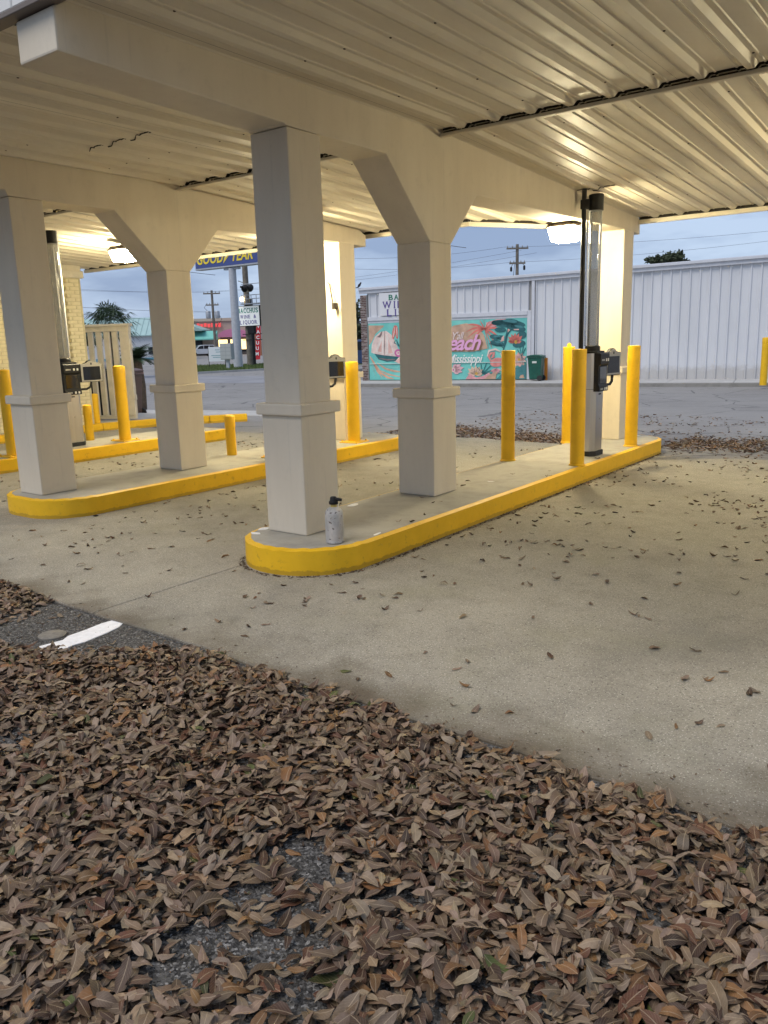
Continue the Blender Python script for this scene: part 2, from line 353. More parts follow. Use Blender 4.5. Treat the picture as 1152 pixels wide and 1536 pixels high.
# ------------------------------------------------------------------ canopy roof
canopy = thing('drive_through_canopy', 'cream ribbed metal canopy roof over the drive through lanes', 'canopy', (0, 0, 3.24))
CZ = 3.24
PER, RIB0 = .312, .205
prof1 = [(-.156, 0), (-.098, 0), (-.092, -.006), (-.082, -.006), (-.076, 0), (-.050, 0), (-.022, -.029), (.022, -.029), (.050, 0), (.076, 0), (.082, -.006), (.092, -.006), (.098, 0), (.156, 0)]
def far_y(x):
    if x < -1.75: return 5.27
    if x < -.36: return 5.27 + (6.64 - 5.27) * (x + 1.75) / 1.39
    return 6.64
def slope(x): return .055 if x < -.19 else .0455
def sheet(name, k0, k1, y0, y1f, zf, dz=0.0):
    m = MB(); pr = []
    for k in range(k0, k1): pr += [(RIB0 + k * PER + a, b) for a, b in (prof1 if k == k0 else prof1[1:])]
    n = len(pr); rows = 6
    for j in range(rows):
        for x, b in pr:
            y = y0 + (y1f(x) - y0) * j / (rows - 1); m.v.append((x, y, zf(x, y) + b - CZ + dz))
    for j in range(rows - 1):
        for i in range(n - 1): m.f.append((j * n + i, (j + 1) * n + i, (j + 1) * n + i + 1, j * n + i + 1))
    return m.build(name, M_CEIL, canopy, smooth=True, fix=False)
zn = lambda x, y: 3.24 - .004 * (y + 1.6) * 0
zfar = lambda x, y: 3.236 - slope(x) * (y - 1.9)
ks = list(range(-33, 17, 3))
for q, k in enumerate(ks):
    kk = k + 3
    sheet('ceiling_panel', k, kk, -1.57, lambda x: 1.862, zn, .0015 * (q % 2))
    xs0 = RIB0 + (k - .5) * PER; xs1 = RIB0 + (kk - .5) * PER
    sheet('ceiling_panel', k, kk, 1.905, far_y, zfar, .0015 * (q % 2))
XL, XR = RIB0 - 33.5 * PER, RIB0 + 17.5 * PER
MB().prism([(XL, -1.62), (XR, -1.62), (XR, 6.70), (-.36, 6.70), (-1.78, 5.33), (XL, 5.33)], .09, .16).build('roof_deck', M_DECK, canopy)
# transverse trims under the joint between the near and far sheets, in lengths between the beams
for a, b in ((XL, -3.72), (-3.36, -.365), (-.02, XR)):
    MB().box(a, b, 1.872, 1.884, -.056, -.031).box(a, b, 1.8845, 1.925, -.056, -.048).build('joint_trim', M_CREAMT, canopy, bevel=.003, seg=1)
    MB().box(a, b, 1.930, 1.936, -.03, .088).build('joint_closure', M_DARK, canopy)
# far edge trim follows the plan of the roof edge
edge = [(XL, 5.27), (-1.75, 5.27), (-.365, 6.635), (-.02, 6.64), (XR, 6.64)]
for i in (0, 1, 3):
    (xa, ya), (xb, yb) = edge[i], edge[i + 1]
    za, zb = (zfar(xa, ya) - CZ, zfar(xb, yb) - CZ); d = Vector((xb - xa, yb - ya, 0)); L = d.length; d.normalize(); nrm = Vector((-d.y, d.x, 0))
    for nm, o0, o1, b0, b1, mt in (('edge_trim', .005, .03, -.085, -.034, M_CREAMT), ('edge_closure', .032, .04, -.07, .12, M_DARK), ('edge_fascia', .042, .06, -.085, .30, M_WHITE)):
        m = MB()
        for p, z in ((Vector((xa, ya, za)), za), (Vector((xb, yb, zb)), zb)):
            for o, h in ((o0, b0), (o1, b0), (o1, b1), (o0, b1)): m.v.append(tuple(p + nrm * o + Vector((0, 0, h))))
        m.f += [(0, 1, 2, 3), (7, 6, 5, 4), (0, 4, 5, 1), (1, 5, 6, 2), (2, 6, 7, 3), (3, 7, 4, 0)]
        m.build(nm, mt, canopy)
# near fascia: white metal panels with open seams over a dull drip edge
nfp = 16; fw = (XR - XL) / nfp
for k in range(nfp): MB().box(XL + k * fw + .004, XL + (k + 1) * fw - .004, -1.665, -1.63, -.005, .62).build('fascia_panel', M_WHITE, canopy, bevel=.006, seg=1)
MB().box(XL, XR, -1.672, -1.585, -.035, -.0065).build('drip_edge', mat('drip_edge_brown', (.16, .13, .11), .6), canopy, bevel=.004, seg=1)
# sheet screws
m = MB()
for y in (-1.1, -.1, .9, 1.6, 2.3, 3.5, 4.6, 5.6):
    for k in range(-32, 16):
        x = RIB0 + k * PER + .068 + random.uniform(-.004, .004); yy = y + random.uniform(-.03, .03)
        if y > 5 and x < -.5: continue
        z = (3.24 if y < 1.8 else zfar(x, yy)) - CZ - .001
        if -.38 < x < 0 or -3.73 < x < -3.34: continue
        if random.random() < .25: continue
        m.lathe([(.007, z - .006), (.004, z - .009), (.0, z - .0095)][::-1] if 0 else [(.008, z), (.008, z - .004), (.003, z - .006)], 6, (x, yy))
m.build('screws', mat('rusty_screw', (.08, .05, .03), .7, .3), canopy, kind='stuff')
# open lap joints, dark lines that follow the ribs
def lap(xa, xb, y, f):
    m = MB(); pts = []
    k = int((xa - RIB0) / PER) - 1; x = xa
    P = []
    for kk in range(k, k + 8):
        for a, b in prof1: P.append((RIB0 + kk * PER + a, b))
    P = [p for p in P if xa <= p[0] <= xb]
    m.tube([(x, y + random.uniform(-.006, .006), f(x, y) - CZ + b - .004) for x, b in P], [.002 + .004 * abs(math.sin(i * 1.3)) for i in range(len(P))], 5)
    m.build('lap_gap', M_DARK, canopy)
lap(-2.62, -1.72, .30, zn); lap(-.02, .42, 4.66, zfar)
# wall pack lamps
def lamp(label, x, y, z, w=.34, rz=0.0, stem=0.0):
    t = thing('canopy_lamp', label, 'lamp', (x, y, z), rz, 'lit lamps under the canopy')
    h = w / 2
    m = MB(); m.v = [(-h * .80, -.13, 0), (h * .80, -.13, 0), (h * .80, .13, 0), (-h * .80, .13, 0), (-h, -.17, -.065), (h, -.17, -.065), (h, .17, -.065), (-h, .17, -.065)]; m.f = [(3, 2, 1, 0), (4, 5, 6, 7), (0, 1, 5, 4), (1, 2, 6, 5), (2, 3, 7, 6), (3, 0, 4, 7)]
    m.build('hood', M_BRONZE, t, bevel=.012)
    if stem: MB().tube([(0, 0, -.01), (0, 0, stem)], .02, 10).build('stem', M_BRONZE, t)
    l = MB(); g1, g2 = h * .93, h * .72
    l.v = [(-g1, -.155, -.067), (g1, -.155, -.067), (g1, .155, -.067), (-g1, .155, -.067), (-g2, -.12, -.225), (g2, -.12, -.225), (g2, .12, -.225), (-g2, .12, -.225)]
    l.f = [(0, 1, 2, 3), (7, 6, 5, 4), (4, 5, 1, 0), (5, 6, 2, 1), (6, 7, 3, 2), (7, 4, 0, 3)]
    l.build('lens', M_LENS, t, bevel=.03, seg=3, smooth=True)
    return t
lamp('glowing bronze hooded lamp under the beam end beside the clear tube', -.29, 4.98, 2.838)
lamp('glowing bronze hooded lamp under the beam beyond the right hand bay', 3.74, 4.2, 2.838)
lamp('glowing bronze hooded lamp under the beam of the middle island', -3.63, 3.85, 2.858)
lamp('glowing bronze hooded lamp hung from the ceiling near the painted brick pier', -6.85, 3.72, 3.05, .4, 0, .13)

# ------------------------------------------------------------------ bollards
def bollard(label, x, y, z0, top, r=.076, cap=True, plate=False, knob=False, group='yellow bollards'):
    t = thing('bollard', label, 'bollard', (x, y, z0), random.uniform(0, 6), group); H = top - z0
    if cap:
        MB().lathe([(r, -.01), (r, H - .145)], 24).build('post', M_YEL, t, smooth=True)
        MB().lathe([(r + .004, H - .15), (r + .004, H - .02), (r - .004, H - .006), (r * .6, H + .004), (.002, H + .008)], 24).build('cap', M_YEL, t, smooth=True)
    else:
        MB().lathe([(r, -.01), (r, H - .006), (r - .006, H), (.002, H + .002)], 24).build('post', M_YEL, t, smooth=True)
        MB().lathe([(r + .012, -.004), (r + .012, .008), (r + .002, .016)], 24).build('weld_collar', M_YEL, t, smooth=True)
    if plate: 
        MB().box(-.15, .15, -.15, .15, -.002, .014).build('base_plate', M_YEL, t, bevel=.003, seg=1)
        t.rotation_euler = (0, 0, .06)
        for a in (-1, 1):
            for b in (-1, 1): MB().lathe([(.014, .013), (.014, .03), (.006, .034)], 6, (a * .118, b * .118)).build('anchor_bolt', M_YEL, t)
    if knob: MB().lathe([(.028, H - .005), (.028, H + .03), (.018, H + .045), (.002, H + .05)], 12).build('knob', M_YEL, t, smooth=True)
    return t
Z = .183
bollard('tall yellow bollard alone on the island edge facing the mural wall', -.447, 3.905, Z, 1.406, cap=False)
bollard('tall yellow bollard directly beside the steel kiosk with the clear tube', .374, 3.925, Z, 1.406, cap=False)
bollard('tall yellow bollard with small knob on top behind the steel kiosk', -.498, 5.64, Z, 1.406, cap=False, knob=True)
bollard('tall yellow bollard at the rounded island end beside the last pillar', .347, 5.63, Z, 1.406, cap=False)
bollard('thick capped yellow bollard on base plate beside the middle island end pillar', -3.15, 4.50, Z, 1.28, .086, True, True)
bollard('capped yellow bollard on base plate half hidden behind the front pillar', -3.10, 2.93, Z, 1.27, .086, True, True)
bollard('short yellow bollard on the middle island behind its Y pillar', -3.78, 2.80, Z, .685, .062, True)
bollard('thick capped yellow bollard on base plate before the slatted gate', -6.53, 3.20, Z, 1.29, .086, True, True)
bollard('capped yellow bollard at the near end of the pillarless island', -6.46, 1.40, Z, 1.31, .086, True, True)
bollard('short yellow bollard beside the steel kiosk on the pillarless island', -7.10, 2.98, Z, .72, .062, True)
bollard('short yellow bollard standing right before the slatted gate', -9.93, 5.02, .13, .70, .062, True)
bollard('yellow bollard on the pavement before the white ribbed metal wall', -1.46, 21.62, -.03, 1.33, .10, True)

# ------------------------------------------------------------------ teller kiosks with carrier tube
def chamfer_rect(x0, x1, y0, y1, c): return [(x0 + c, y0), (x1 - c, y0), (x1, y0 + c), (x1, y1 - c), (x1 - c, y1), (x0 + c, y1), (x0, y1 - c), (x0, y0 + c)]
def kiosk(label, x, y, ztop):
    t = thing('teller_kiosk', label, 'kiosk', (x, y, Z), 0, 'steel teller kiosks with carrier tubes')
    MB().prism(chamfer_rect(-.135, .135, -.165, .165, .055), 0, .055).build('plinth', M_BLACKR, t, bevel=.008)
    b = MB().prism(chamfer_rect(-.120, .120, -.150, .150, .05), .055, 1.16).build('body', M_STEEL, t, bevel=.004)
    MB().prism(chamfer_rect(-.122, .122, -.152, .152, .05), .760, .764).build('seam_band', M_BLACKR, b)
    MB().tube([(.119, .0, .42), (.126, .0, .42)], .009, 8).build('lock', M_ALU, b)
    MB().box(.1205, .1225, -.035, .035, .695, .712).build('badge', M_BLACKR, b)
    MB().prism(chamfer_rect(-.125, .122, -.155, .155, .05), 1.16, 1.185).build('top_cover', M_BLACK, t, bevel=.006)
    u = MB().prism([(.095, .735), (.165, .735), (.165, .79), (.150, .815), (.150, 1.02), (.175, 1.04), (.175, 1.15), (.16, 1.165), (.095, 1.165)], -.13, .13, 'y').build('carrier_unit', M_BLACK, t, bevel=.006)
    MB().box(.1505, .156, -.098, .098, .825, 1.012).build('carrier_door', M_SCREEN, u, bevel=.002, seg=1)
    for z, xx in ((1.085, .1755), (.762, .1655)):
        for yy in (.03, .085): MB().box(xx, xx + .005, yy - .014, yy + .014, z - .016, z + .016).build('button', M_BTN, u, bevel=.002, seg=1)
        MB().box(xx, xx + .003, -.1, -.02, z - .01, z + .01).build('button_strip', M_SILVERP, u)
    # screen on an arm, turned a little to the approaching car
    MB().tube([(.13, .13, .80), (.15, .22, .80), (.145, .29, .83), (.14, .315, .90)], .016, 10).build('screen_arm', M_BLACK, t, smooth=True)
    s = bpy.data.objects.new('screen_head', None)
    P = [(-.165, -.145), (.165, -.145), (.165, .118), (.11, .122), (.07, .135), (.045, .158), (0, .168), (-.045, .158), (-.07, .135), (-.11, .122), (-.165, .118)]
    rot = (0, 0, R(80)); loc = (.135, .335, 1.04)
    sh = MB().prism(P, -.002, .045, 'y').build('screen_housing', M_BLACK, t, loc, rot, bevel=.006)
    MB().prism([(a * .95, b * .95) for a, b in P], -.008, -.0025, 'y').build('bezel', M_SILVERP, sh, bevel=.002, seg=1)
    MB().box(-.125, .125, -.0115, -.0085, -.115, .075).build('display', M_SCREEN, sh)
    MB().prism([(.012 * math.cos(a), .115 + .017 * math.sin(a)) for a in [2 * PI * i / 12 for i in range(12)]], -.0115, -.0085, 'y').build('camera_eye', M_BLACKR, sh)
    # tubes up to the ceiling
    MB().lathe([(.085, 1.185), (.085, 1.235), (.072, 1.245)], 24, (.02, .0)).build('tube_socket', M_BLACK, t, smooth=True)
    H = ztop - Z
    MB().lathe([(.066, 1.245), (.066, H - .20)], 28, (.02, .0)).build('carrier_tube', M_CLEAR, t, smooth=True)
    for yy, xx in ((-.052, -.05), (.05, -.05), (.062, .055)):
        MB().box(xx - .011, xx + .011, yy - .011, yy + .011, 1.24, H - .06).build('tube_rail', M_ALU, t, bevel=.003, seg=1)
    MB().lathe([(.080, H - .21), (.080, H - .045), (.070, H - .04)], 24, (.02, .0)).build('tube_sleeve', M_BLACK, t, smooth=True)
    MB().lathe([(.026, 1.18), (.026, H + .02)], 14, (-.09, -.07)).build('return_pipe', M_BLACK, t, smooth=True)
    MB().box(-.125, -.02, -.10, -.03, H - .19, H - .09).build('pipe_clamp', M_BLACK, t, bevel=.01)
    return t
def ctop(x, y): return 3.236 - slope(x) * (y - 1.9) - .02
kiosk('steel teller kiosk with clear carrier tube between the four tall bollards', .17, 4.72, ctop(.17, 4.72))
kiosk('steel teller kiosk on the middle island with its screen beside the front pillar', -3.19, 3.72, ctop(-3.19, 3.72))
kiosk('steel teller kiosk on the pillarless island before the brick wall', -6.72, 2.44, ctop(-6.72, 2.44))

# ------------------------------------------------------------------ small things on the islands and the asphalt
t = thing('spray_bottle', 'paint smeared grey metal spray bottle with black cap at pillar foot', 'bottle', (.296, -.034, Z)); t.scale = (.88, .88, .95)
g = NG('smeared_bottle', .5, .4)
c = g.ramp(g.noise(9, 6, .7, (1, 1, .5)), [(.35, (.32, .315, .30)), (.65, (.56, .53, .50))])
c = g.mix(g.math('GREATER_THAN', g.noise(26, 5, .7, (1, 1, 1.6)), .615), c, (.10, .07, .06))
c = g.mix(g.math('GREATER_THAN', g.noise(11, 3, .6), .66), c, (.17, .22, .30)); g.color(c); g.bump(g.noise(60), .2); M_BOT = g.m
MB().lathe([(.060, 0), (.071, .006), (.073, .014), (.070, .022), (.072, .03), (.074, .13), (.072, .215), (.068, .236), (.052, .255), (.036, .265), (.030, .268)], 32).build('bottle_body', M_BOT, t, smooth=True)
MB().lathe([(.026, .266), (.024, .29)], 20).build('neck', mat('yellow_neck', (.55, .40, .10), .5), t, smooth=True)
cp = MB().lathe([(.036, .288), (.038, .305), (.030, .312), (.026, .335), (.020, .342)], 20).build('cap', M_BLACK, t, smooth=True)
MB().tube([(.0, 0, .322), (.045, .012, .324), (.068, .02, .32)], [.013, .013, .010], 10).build('nozzle', M_BLACK, cp, smooth=True)
m = MB().lathe([(.075, -.014), (.075, -.004), (.068, .0)], 28); o = m.build('valve_cover', M_GREYCAP, loc=(-.215, -1.895, 0), smooth=True)
tag(o, 'round grey metal cover on the asphalt beside the white painted line', 'cover')
t = thing('pipe_stub', 'small metal pipe stub standing on the middle island', 'pipe', (-3.30, 2.98, Z))
MB().lathe([(.022, 0), (.022, .07), (.03, .075), (.03, .10), (.012, .12)], 12).build('pipe', M_ALU, t, smooth=True)
MB().tube([(0, 0, .085), (.05, -.03, .085)], .014, 8).build('valve_arm', M_ALU, t)
MURAL=[
 ('painted_sand_corner','sand',[[(-0.26,2.15),(-0.29,1.38),(-0.13,1.5),(0.06,1.82),(0.43,2.09),(0.43,2.13)]]),
 ('painted_moon','shell',[[(-0.16,1.09),(-0.12,1.41),(0.02,1.7),(0.28,1.89),(0.53,1.92),(0.74,1.77),(0.94,1.45),(1.08,1.1),(1.19,0.91),(1.18,0.59),(0.85,0.72),(0.25,0.92)]]),
 ('painted_wave','peach',[[(-0.23,0.92),(-0.06,0.58),(0.19,0.25),(0.53,0.05),(0.8,0.02),(0.8,0.05),(0.57,0.13),(0.27,0.31),(0.03,0.63),(-0.2,0.94)],[(-0.13,0.73),(0.06,0.33),(0.29,0.08),(0.31,0.09),(0.12,0.36),(-0.11,0.74)],[(0.09,0.66),(0.43,0.41),(0.84,0.3),(1.18,0.29),(1.18,0.32),(0.85,0.38),(0.47,0.47),(0.11,0.68)],[(0.19,0.37),(0.58,0.18),(1.17,0.09),(1.18,0.11),(0.6,0.24),(0.2,0.39)]]),
 ('painted_wave','seafoam',[[(-0.2,0.73),(-0.13,0.4),(0.03,0.08),(0.06,0.09),(-0.05,0.43),(-0.18,0.74)],[(0.38,0.53),(0.74,0.44),(1.18,0.46),(1.18,0.47),(0.74,0.49),(0.39,0.54)],[(-0.05,0.85),(0.38,0.6),(1.18,0.58),(1.19,0.6),(0.4,0.66),(-0.04,0.87)]]),
 ('painted_hull','deepteal',[[(-0.02,1.04),(0.4,0.97),(1.07,0.9),(0.9,0.73),(0.53,0.71),(0.16,0.81)]]),
 ('painted_hull_shade','taupe',[[(0.17,0.85),(0.53,0.76),(0.91,0.79),(0.91,0.81),(0.54,0.82),(0.18,0.87)]]),
 ('painted_sail','cream',[[(0.42,1.81),(0.38,1.03),(0.03,1.12),(0.2,1.5)],[(0.54,1.83),(0.7,1.48),(0.87,1.01),(0.47,1.0)]]),
 ('painted_sail_shade','blush',[[(0.62,1.61),(0.8,1.05),(0.6,1.03)],[(0.33,1.54),(0.3,1.09),(0.13,1.13)]]),
 ('painted_mast','taupe',[[(0.46,1.92),(0.42,1.36),(0.41,0.92),(0.42,0.92),(0.45,1.36),(0.47,1.92)]]),
 ('painted_gull','taupe',[[(0.12,1.69),(0.24,1.78),(0.35,1.92),(0.33,1.78),(0.26,1.67)]]),
 ('painted_claw','coral',[[(0.94,1.85),(0.91,1.73),(0.87,1.64),(0.84,1.59),(0.81,1.59),(0.79,1.65),(0.79,1.75),(0.8,1.87),(0.83,1.98),(0.87,2.07),(0.9,2.12),(0.94,2.12),(0.95,2.06),(0.96,1.96)],[(1.05,1.86),(1.05,1.74),(1.04,1.65),(1.02,1.6),(0.99,1.6),(0.96,1.65),(0.94,1.74),(0.93,1.85),(0.93,1.96),(0.94,2.06),(0.96,2.11),(0.99,2.11),(1.02,2.06),(1.04,1.97)]]),
 ('painted_claw_stripe','shell',[[(0.9,1.85),(0.88,1.76),(0.86,1.69),(0.84,1.65),(0.84,1.65),(0.83,1.69),(0.84,1.77),(0.86,1.86),(0.88,1.95),(0.9,2.02),(0.91,2.06),(0.92,2.06),(0.92,2.02),(0.91,1.94)],[(1.02,1.85),(1.02,1.77),(1.02,1.7),(1.01,1.66),(1.0,1.66),(0.99,1.7),(0.98,1.77),(0.98,1.85),(0.97,1.94),(0.98,2.01),(0.98,2.05),(0.99,2.05),(1.0,2.01),(1.01,1.94)]]),
 ('painted_stem','deepteal',[[(0.92,1.57),(0.85,1.44),(0.97,1.38),(0.98,1.39),(0.89,1.45),(0.93,1.57)],[(0.96,1.57),(1.02,1.34),(1.19,1.18),(1.21,1.2),(1.08,1.37),(0.98,1.57)]]),
 ('painted_ring','magenta',[[(1.24,1.04),(1.22,0.98),(1.17,0.93),(1.09,0.9),(1.01,0.9),(0.94,0.93),(0.89,0.99),(0.87,1.05),(0.89,1.12),(0.94,1.17),(1.02,1.2),(1.1,1.19),(1.17,1.16),(1.22,1.11)]]),
 ('painted_ring_core','shell',[[(1.13,1.05),(1.12,1.01),(1.1,0.99),(1.06,0.97),(1.02,0.97),(0.98,0.99),(0.96,1.02),(0.95,1.05),(0.96,1.08),(0.98,1.11),(1.02,1.12),(1.06,1.12),(1.1,1.11),(1.12,1.08)]]),
 ('painted_ring_dot','magenta',[[(1.08,1.05),(1.07,1.03),(1.06,1.02),(1.05,1.02),(1.03,1.02),(1.02,1.02),(1.01,1.04),(1.01,1.05),(1.01,1.06),(1.02,1.07),(1.03,1.08),(1.05,1.08),(1.06,1.07),(1.07,1.06)]]),
 ('painted_shell','blush',[[(0.93,0.72),(1.19,0.91),(1.19,0.62),(1.03,0.66)]]),
 ('painted_sun','sand',[[(2.84,1.31),(2.98,1.74),(3.38,2.03),(3.9,2.1),(4.35,1.97),(4.61,1.63),(4.74,1.15),(4.16,1.04),(2.97,1.06)]]),
 ('painted_glow','pinkp',[[(4.67,2.09),(5.11,2.21),(5.46,2.21),(5.18,2.0),(4.8,1.86)]]),
 ('painted_palm','coral',[[(4.62,1.89),(4.5,1.94),(4.38,1.96),(4.26,1.95),(4.14,1.92),(4.02,1.86),(3.89,1.78),(3.89,1.77),(4.02,1.82),(4.14,1.85),(4.26,1.87),(4.38,1.88),(4.5,1.87),(4.62,1.85)],[(4.62,1.89),(4.51,1.97),(4.4,2.03),(4.29,2.06),(4.18,2.08),(4.07,2.08),(3.96,2.05),(3.96,2.04),(4.07,2.03),(4.18,2.01),(4.29,1.99),(4.4,1.95),(4.51,1.9),(4.62,1.85)],[(4.62,1.89),(4.51,1.9),(4.4,1.88),(4.28,1.84),(4.17,1.77),(4.06,1.67),(3.94,1.56),(3.94,1.55),(4.06,1.63),(4.17,1.7),(4.28,1.76),(4.4,1.8),(4.51,1.83),(4.62,1.85)],[(4.62,1.89),(4.59,1.95),(4.56,2.01),(4.53,2.07),(4.5,2.11),(4.47,2.15),(4.44,2.19),(4.44,2.18),(4.47,2.11),(4.5,2.05),(4.53,1.99),(4.56,1.94),(4.59,1.89),(4.62,1.85)],[(4.62,1.89),(4.61,1.96),(4.61,2.03),(4.6,2.1),(4.6,2.16),(4.59,2.21),(4.59,2.27),(4.59,2.26),(4.59,2.17),(4.6,2.09),(4.6,2.02),(4.61,1.95),(4.61,1.9),(4.62,1.85)],[(4.62,1.89),(4.65,1.95),(4.68,2.01),(4.72,2.05),(4.75,2.09),(4.78,2.12),(4.81,2.14),(4.81,2.14),(4.78,2.08),(4.75,2.02),(4.72,1.97),(4.68,1.93),(4.65,1.88),(4.62,1.85)],[(4.62,1.89),(4.7,1.95),(4.79,2.0),(4.87,2.05),(4.95,2.08),(5.03,2.1),(5.11,2.12),(5.11,2.11),(5.03,2.06),(4.95,2.01),(4.87,1.97),(4.79,1.92),(4.7,1.88),(4.62,1.85)],[(4.62,1.89),(4.73,1.92),(4.84,1.94),(4.94,1.94),(5.05,1.93),(5.15,1.9),(5.26,1.87),(5.26,1.86),(5.15,1.86),(5.05,1.86),(4.94,1.86),(4.84,1.86),(4.73,1.85),(4.62,1.85)],[(4.62,1.89),(4.72,1.88),(4.82,1.84),(4.92,1.79),(5.02,1.72),(5.11,1.63),(5.21,1.52),(5.21,1.51),(5.11,1.59),(5.02,1.65),(4.92,1.71),(4.82,1.76),(4.72,1.81),(4.62,1.85)],[(4.62,1.89),(4.69,1.85),(4.76,1.78),(4.83,1.69),(4.9,1.58),(4.97,1.45),(5.04,1.29),(5.04,1.28),(4.97,1.41),(4.9,1.51),(4.83,1.61),(4.76,1.7),(4.69,1.78),(4.62,1.85)],[(4.62,1.89),(4.65,1.8),(4.67,1.7),(4.7,1.59),(4.72,1.45),(4.75,1.31),(4.78,1.14),(4.78,1.13),(4.75,1.27),(4.72,1.39),(4.7,1.51),(4.67,1.63),(4.65,1.74),(4.62,1.85)],[(4.62,1.89),(4.67,1.82),(4.72,1.72),(4.76,1.61),(4.81,1.48),(4.86,1.33),(4.91,1.16),(4.91,1.15),(4.86,1.29),(4.81,1.42),(4.76,1.53),(4.72,1.65),(4.67,1.75),(4.62,1.85)],[(4.62,1.89),(4.54,1.88),(4.47,1.84),(4.39,1.78),(4.31,1.7),(4.23,1.6),(4.15,1.47),(4.15,1.46),(4.23,1.56),(4.31,1.64),(4.39,1.7),(4.47,1.76),(4.54,1.81),(4.62,1.85)]]),
 ('painted_tree','deepteal',[[(6.19,1.96),(6.13,1.91),(5.95,1.88),(5.68,1.88),(5.4,1.91),(5.13,1.96),(4.96,2.02),(4.89,2.09),(4.96,2.15),(5.15,2.18),(5.41,2.18),(5.7,2.15),(5.96,2.1),(6.13,2.03)],[(5.95,2.07),(5.91,2.02),(5.81,1.99),(5.66,1.97),(5.5,1.97),(5.35,2.0),(5.24,2.05),(5.21,2.1),(5.24,2.15),(5.35,2.18),(5.5,2.2),(5.66,2.2),(5.81,2.17),(5.91,2.12)],[(6.2,1.79),(6.15,1.75),(6.04,1.73),(5.89,1.74),(5.72,1.78),(5.57,1.83),(5.48,1.9),(5.45,1.97),(5.5,2.01),(5.62,2.03),(5.77,2.02),(5.94,1.98),(6.08,1.92),(6.18,1.85)],[(5.34,2.07),(5.32,2.03),(5.25,2.0),(5.16,1.98),(5.06,1.99),(4.97,2.01),(4.91,2.04),(4.89,2.08),(4.91,2.12),(4.97,2.16),(5.06,2.17),(5.16,2.17),(5.25,2.15),(5.32,2.11)],[(6.23,1.65),(6.23,1.58),(6.19,1.52),(6.13,1.48),(6.04,1.46),(5.96,1.47),(5.89,1.51),(5.86,1.56),(5.86,1.62),(5.9,1.68),(5.97,1.73),(6.05,1.75),(6.13,1.74),(6.2,1.7)],[(5.46,1.81),(5.44,1.77),(5.38,1.74),(5.29,1.73),(5.19,1.73),(5.1,1.75),(5.04,1.79),(5.01,1.83),(5.04,1.87),(5.1,1.9),(5.19,1.91),(5.29,1.91),(5.38,1.89),(5.44,1.85)],[(5.25,1.53),(5.22,1.49),(5.16,1.47),(5.07,1.46),(4.98,1.48),(4.9,1.51),(4.84,1.55),(4.83,1.59),(4.85,1.63),(4.92,1.65),(5.01,1.66),(5.1,1.64),(5.18,1.61),(5.24,1.57)],[(5.39,1.54),(5.37,1.5),(5.33,1.48),(5.26,1.46),(5.19,1.46),(5.13,1.48),(5.08,1.51),(5.06,1.55),(5.08,1.58),(5.13,1.61),(5.19,1.62),(5.26,1.62),(5.33,1.61),(5.37,1.58)],[(5.39,1.27),(5.35,1.23),(5.27,1.21),(5.15,1.22),(5.03,1.24),(4.93,1.29),(4.86,1.34),(4.84,1.39),(4.88,1.43),(4.96,1.45),(5.08,1.45),(5.2,1.42),(5.3,1.38),(5.37,1.32)],[(6.2,1.32),(6.18,1.26),(6.12,1.21),(6.03,1.17),(5.92,1.16),(5.82,1.17),(5.74,1.21),(5.71,1.26),(5.73,1.32),(5.79,1.37),(5.88,1.41),(5.99,1.42),(6.09,1.41),(6.17,1.37)],[(5.37,1.08),(5.47,1.36),(5.53,1.66),(5.53,1.87),(5.51,1.87),(5.45,1.67),(5.39,1.38),(5.34,1.08)],[(5.37,1.14),(5.21,1.36),(5.09,1.45),(5.08,1.44),(5.17,1.33),(5.36,1.13)],[(5.47,1.55),(5.63,1.76),(5.71,1.83),(5.7,1.84),(5.59,1.79),(5.45,1.55)],[(5.4,1.26),(5.12,1.28),(4.8,1.34),(4.8,1.32),(5.11,1.22),(5.4,1.25)]]),
 ('painted_tree_light','slate',[[(5.89,2.08),(5.86,2.06),(5.78,2.05),(5.67,2.06),(5.54,2.08),(5.43,2.1),(5.35,2.13),(5.33,2.16),(5.36,2.18),(5.44,2.18),(5.55,2.18),(5.68,2.16),(5.79,2.14),(5.87,2.11)],[(6.13,1.88),(6.11,1.87),(6.06,1.86),(5.98,1.87),(5.9,1.88),(5.83,1.91),(5.78,1.93),(5.77,1.95),(5.79,1.97),(5.84,1.97),(5.92,1.96),(6.0,1.95),(6.07,1.92),(6.12,1.9)],[(5.23,1.58),(5.22,1.56),(5.18,1.55),(5.13,1.55),(5.07,1.55),(5.02,1.56),(4.99,1.57),(4.98,1.59),(4.99,1.6),(5.02,1.61),(5.07,1.62),(5.13,1.62),(5.18,1.61),(5.22,1.59)],[(5.33,1.34),(5.31,1.33),(5.27,1.32),(5.2,1.33),(5.14,1.34),(5.08,1.36),(5.04,1.38),(5.03,1.4),(5.05,1.41),(5.09,1.41),(5.15,1.41),(5.22,1.39),(5.28,1.38),(5.31,1.36)]]),
 ('painted_gap','blush',[[(5.3,1.55),(5.38,1.61),(5.38,1.42),(5.25,1.38)],[(5.52,1.72),(5.61,1.79),(5.58,1.84),(5.52,1.84)],[(5.74,1.83),(5.95,1.83),(5.95,1.79),(5.77,1.79)]]),
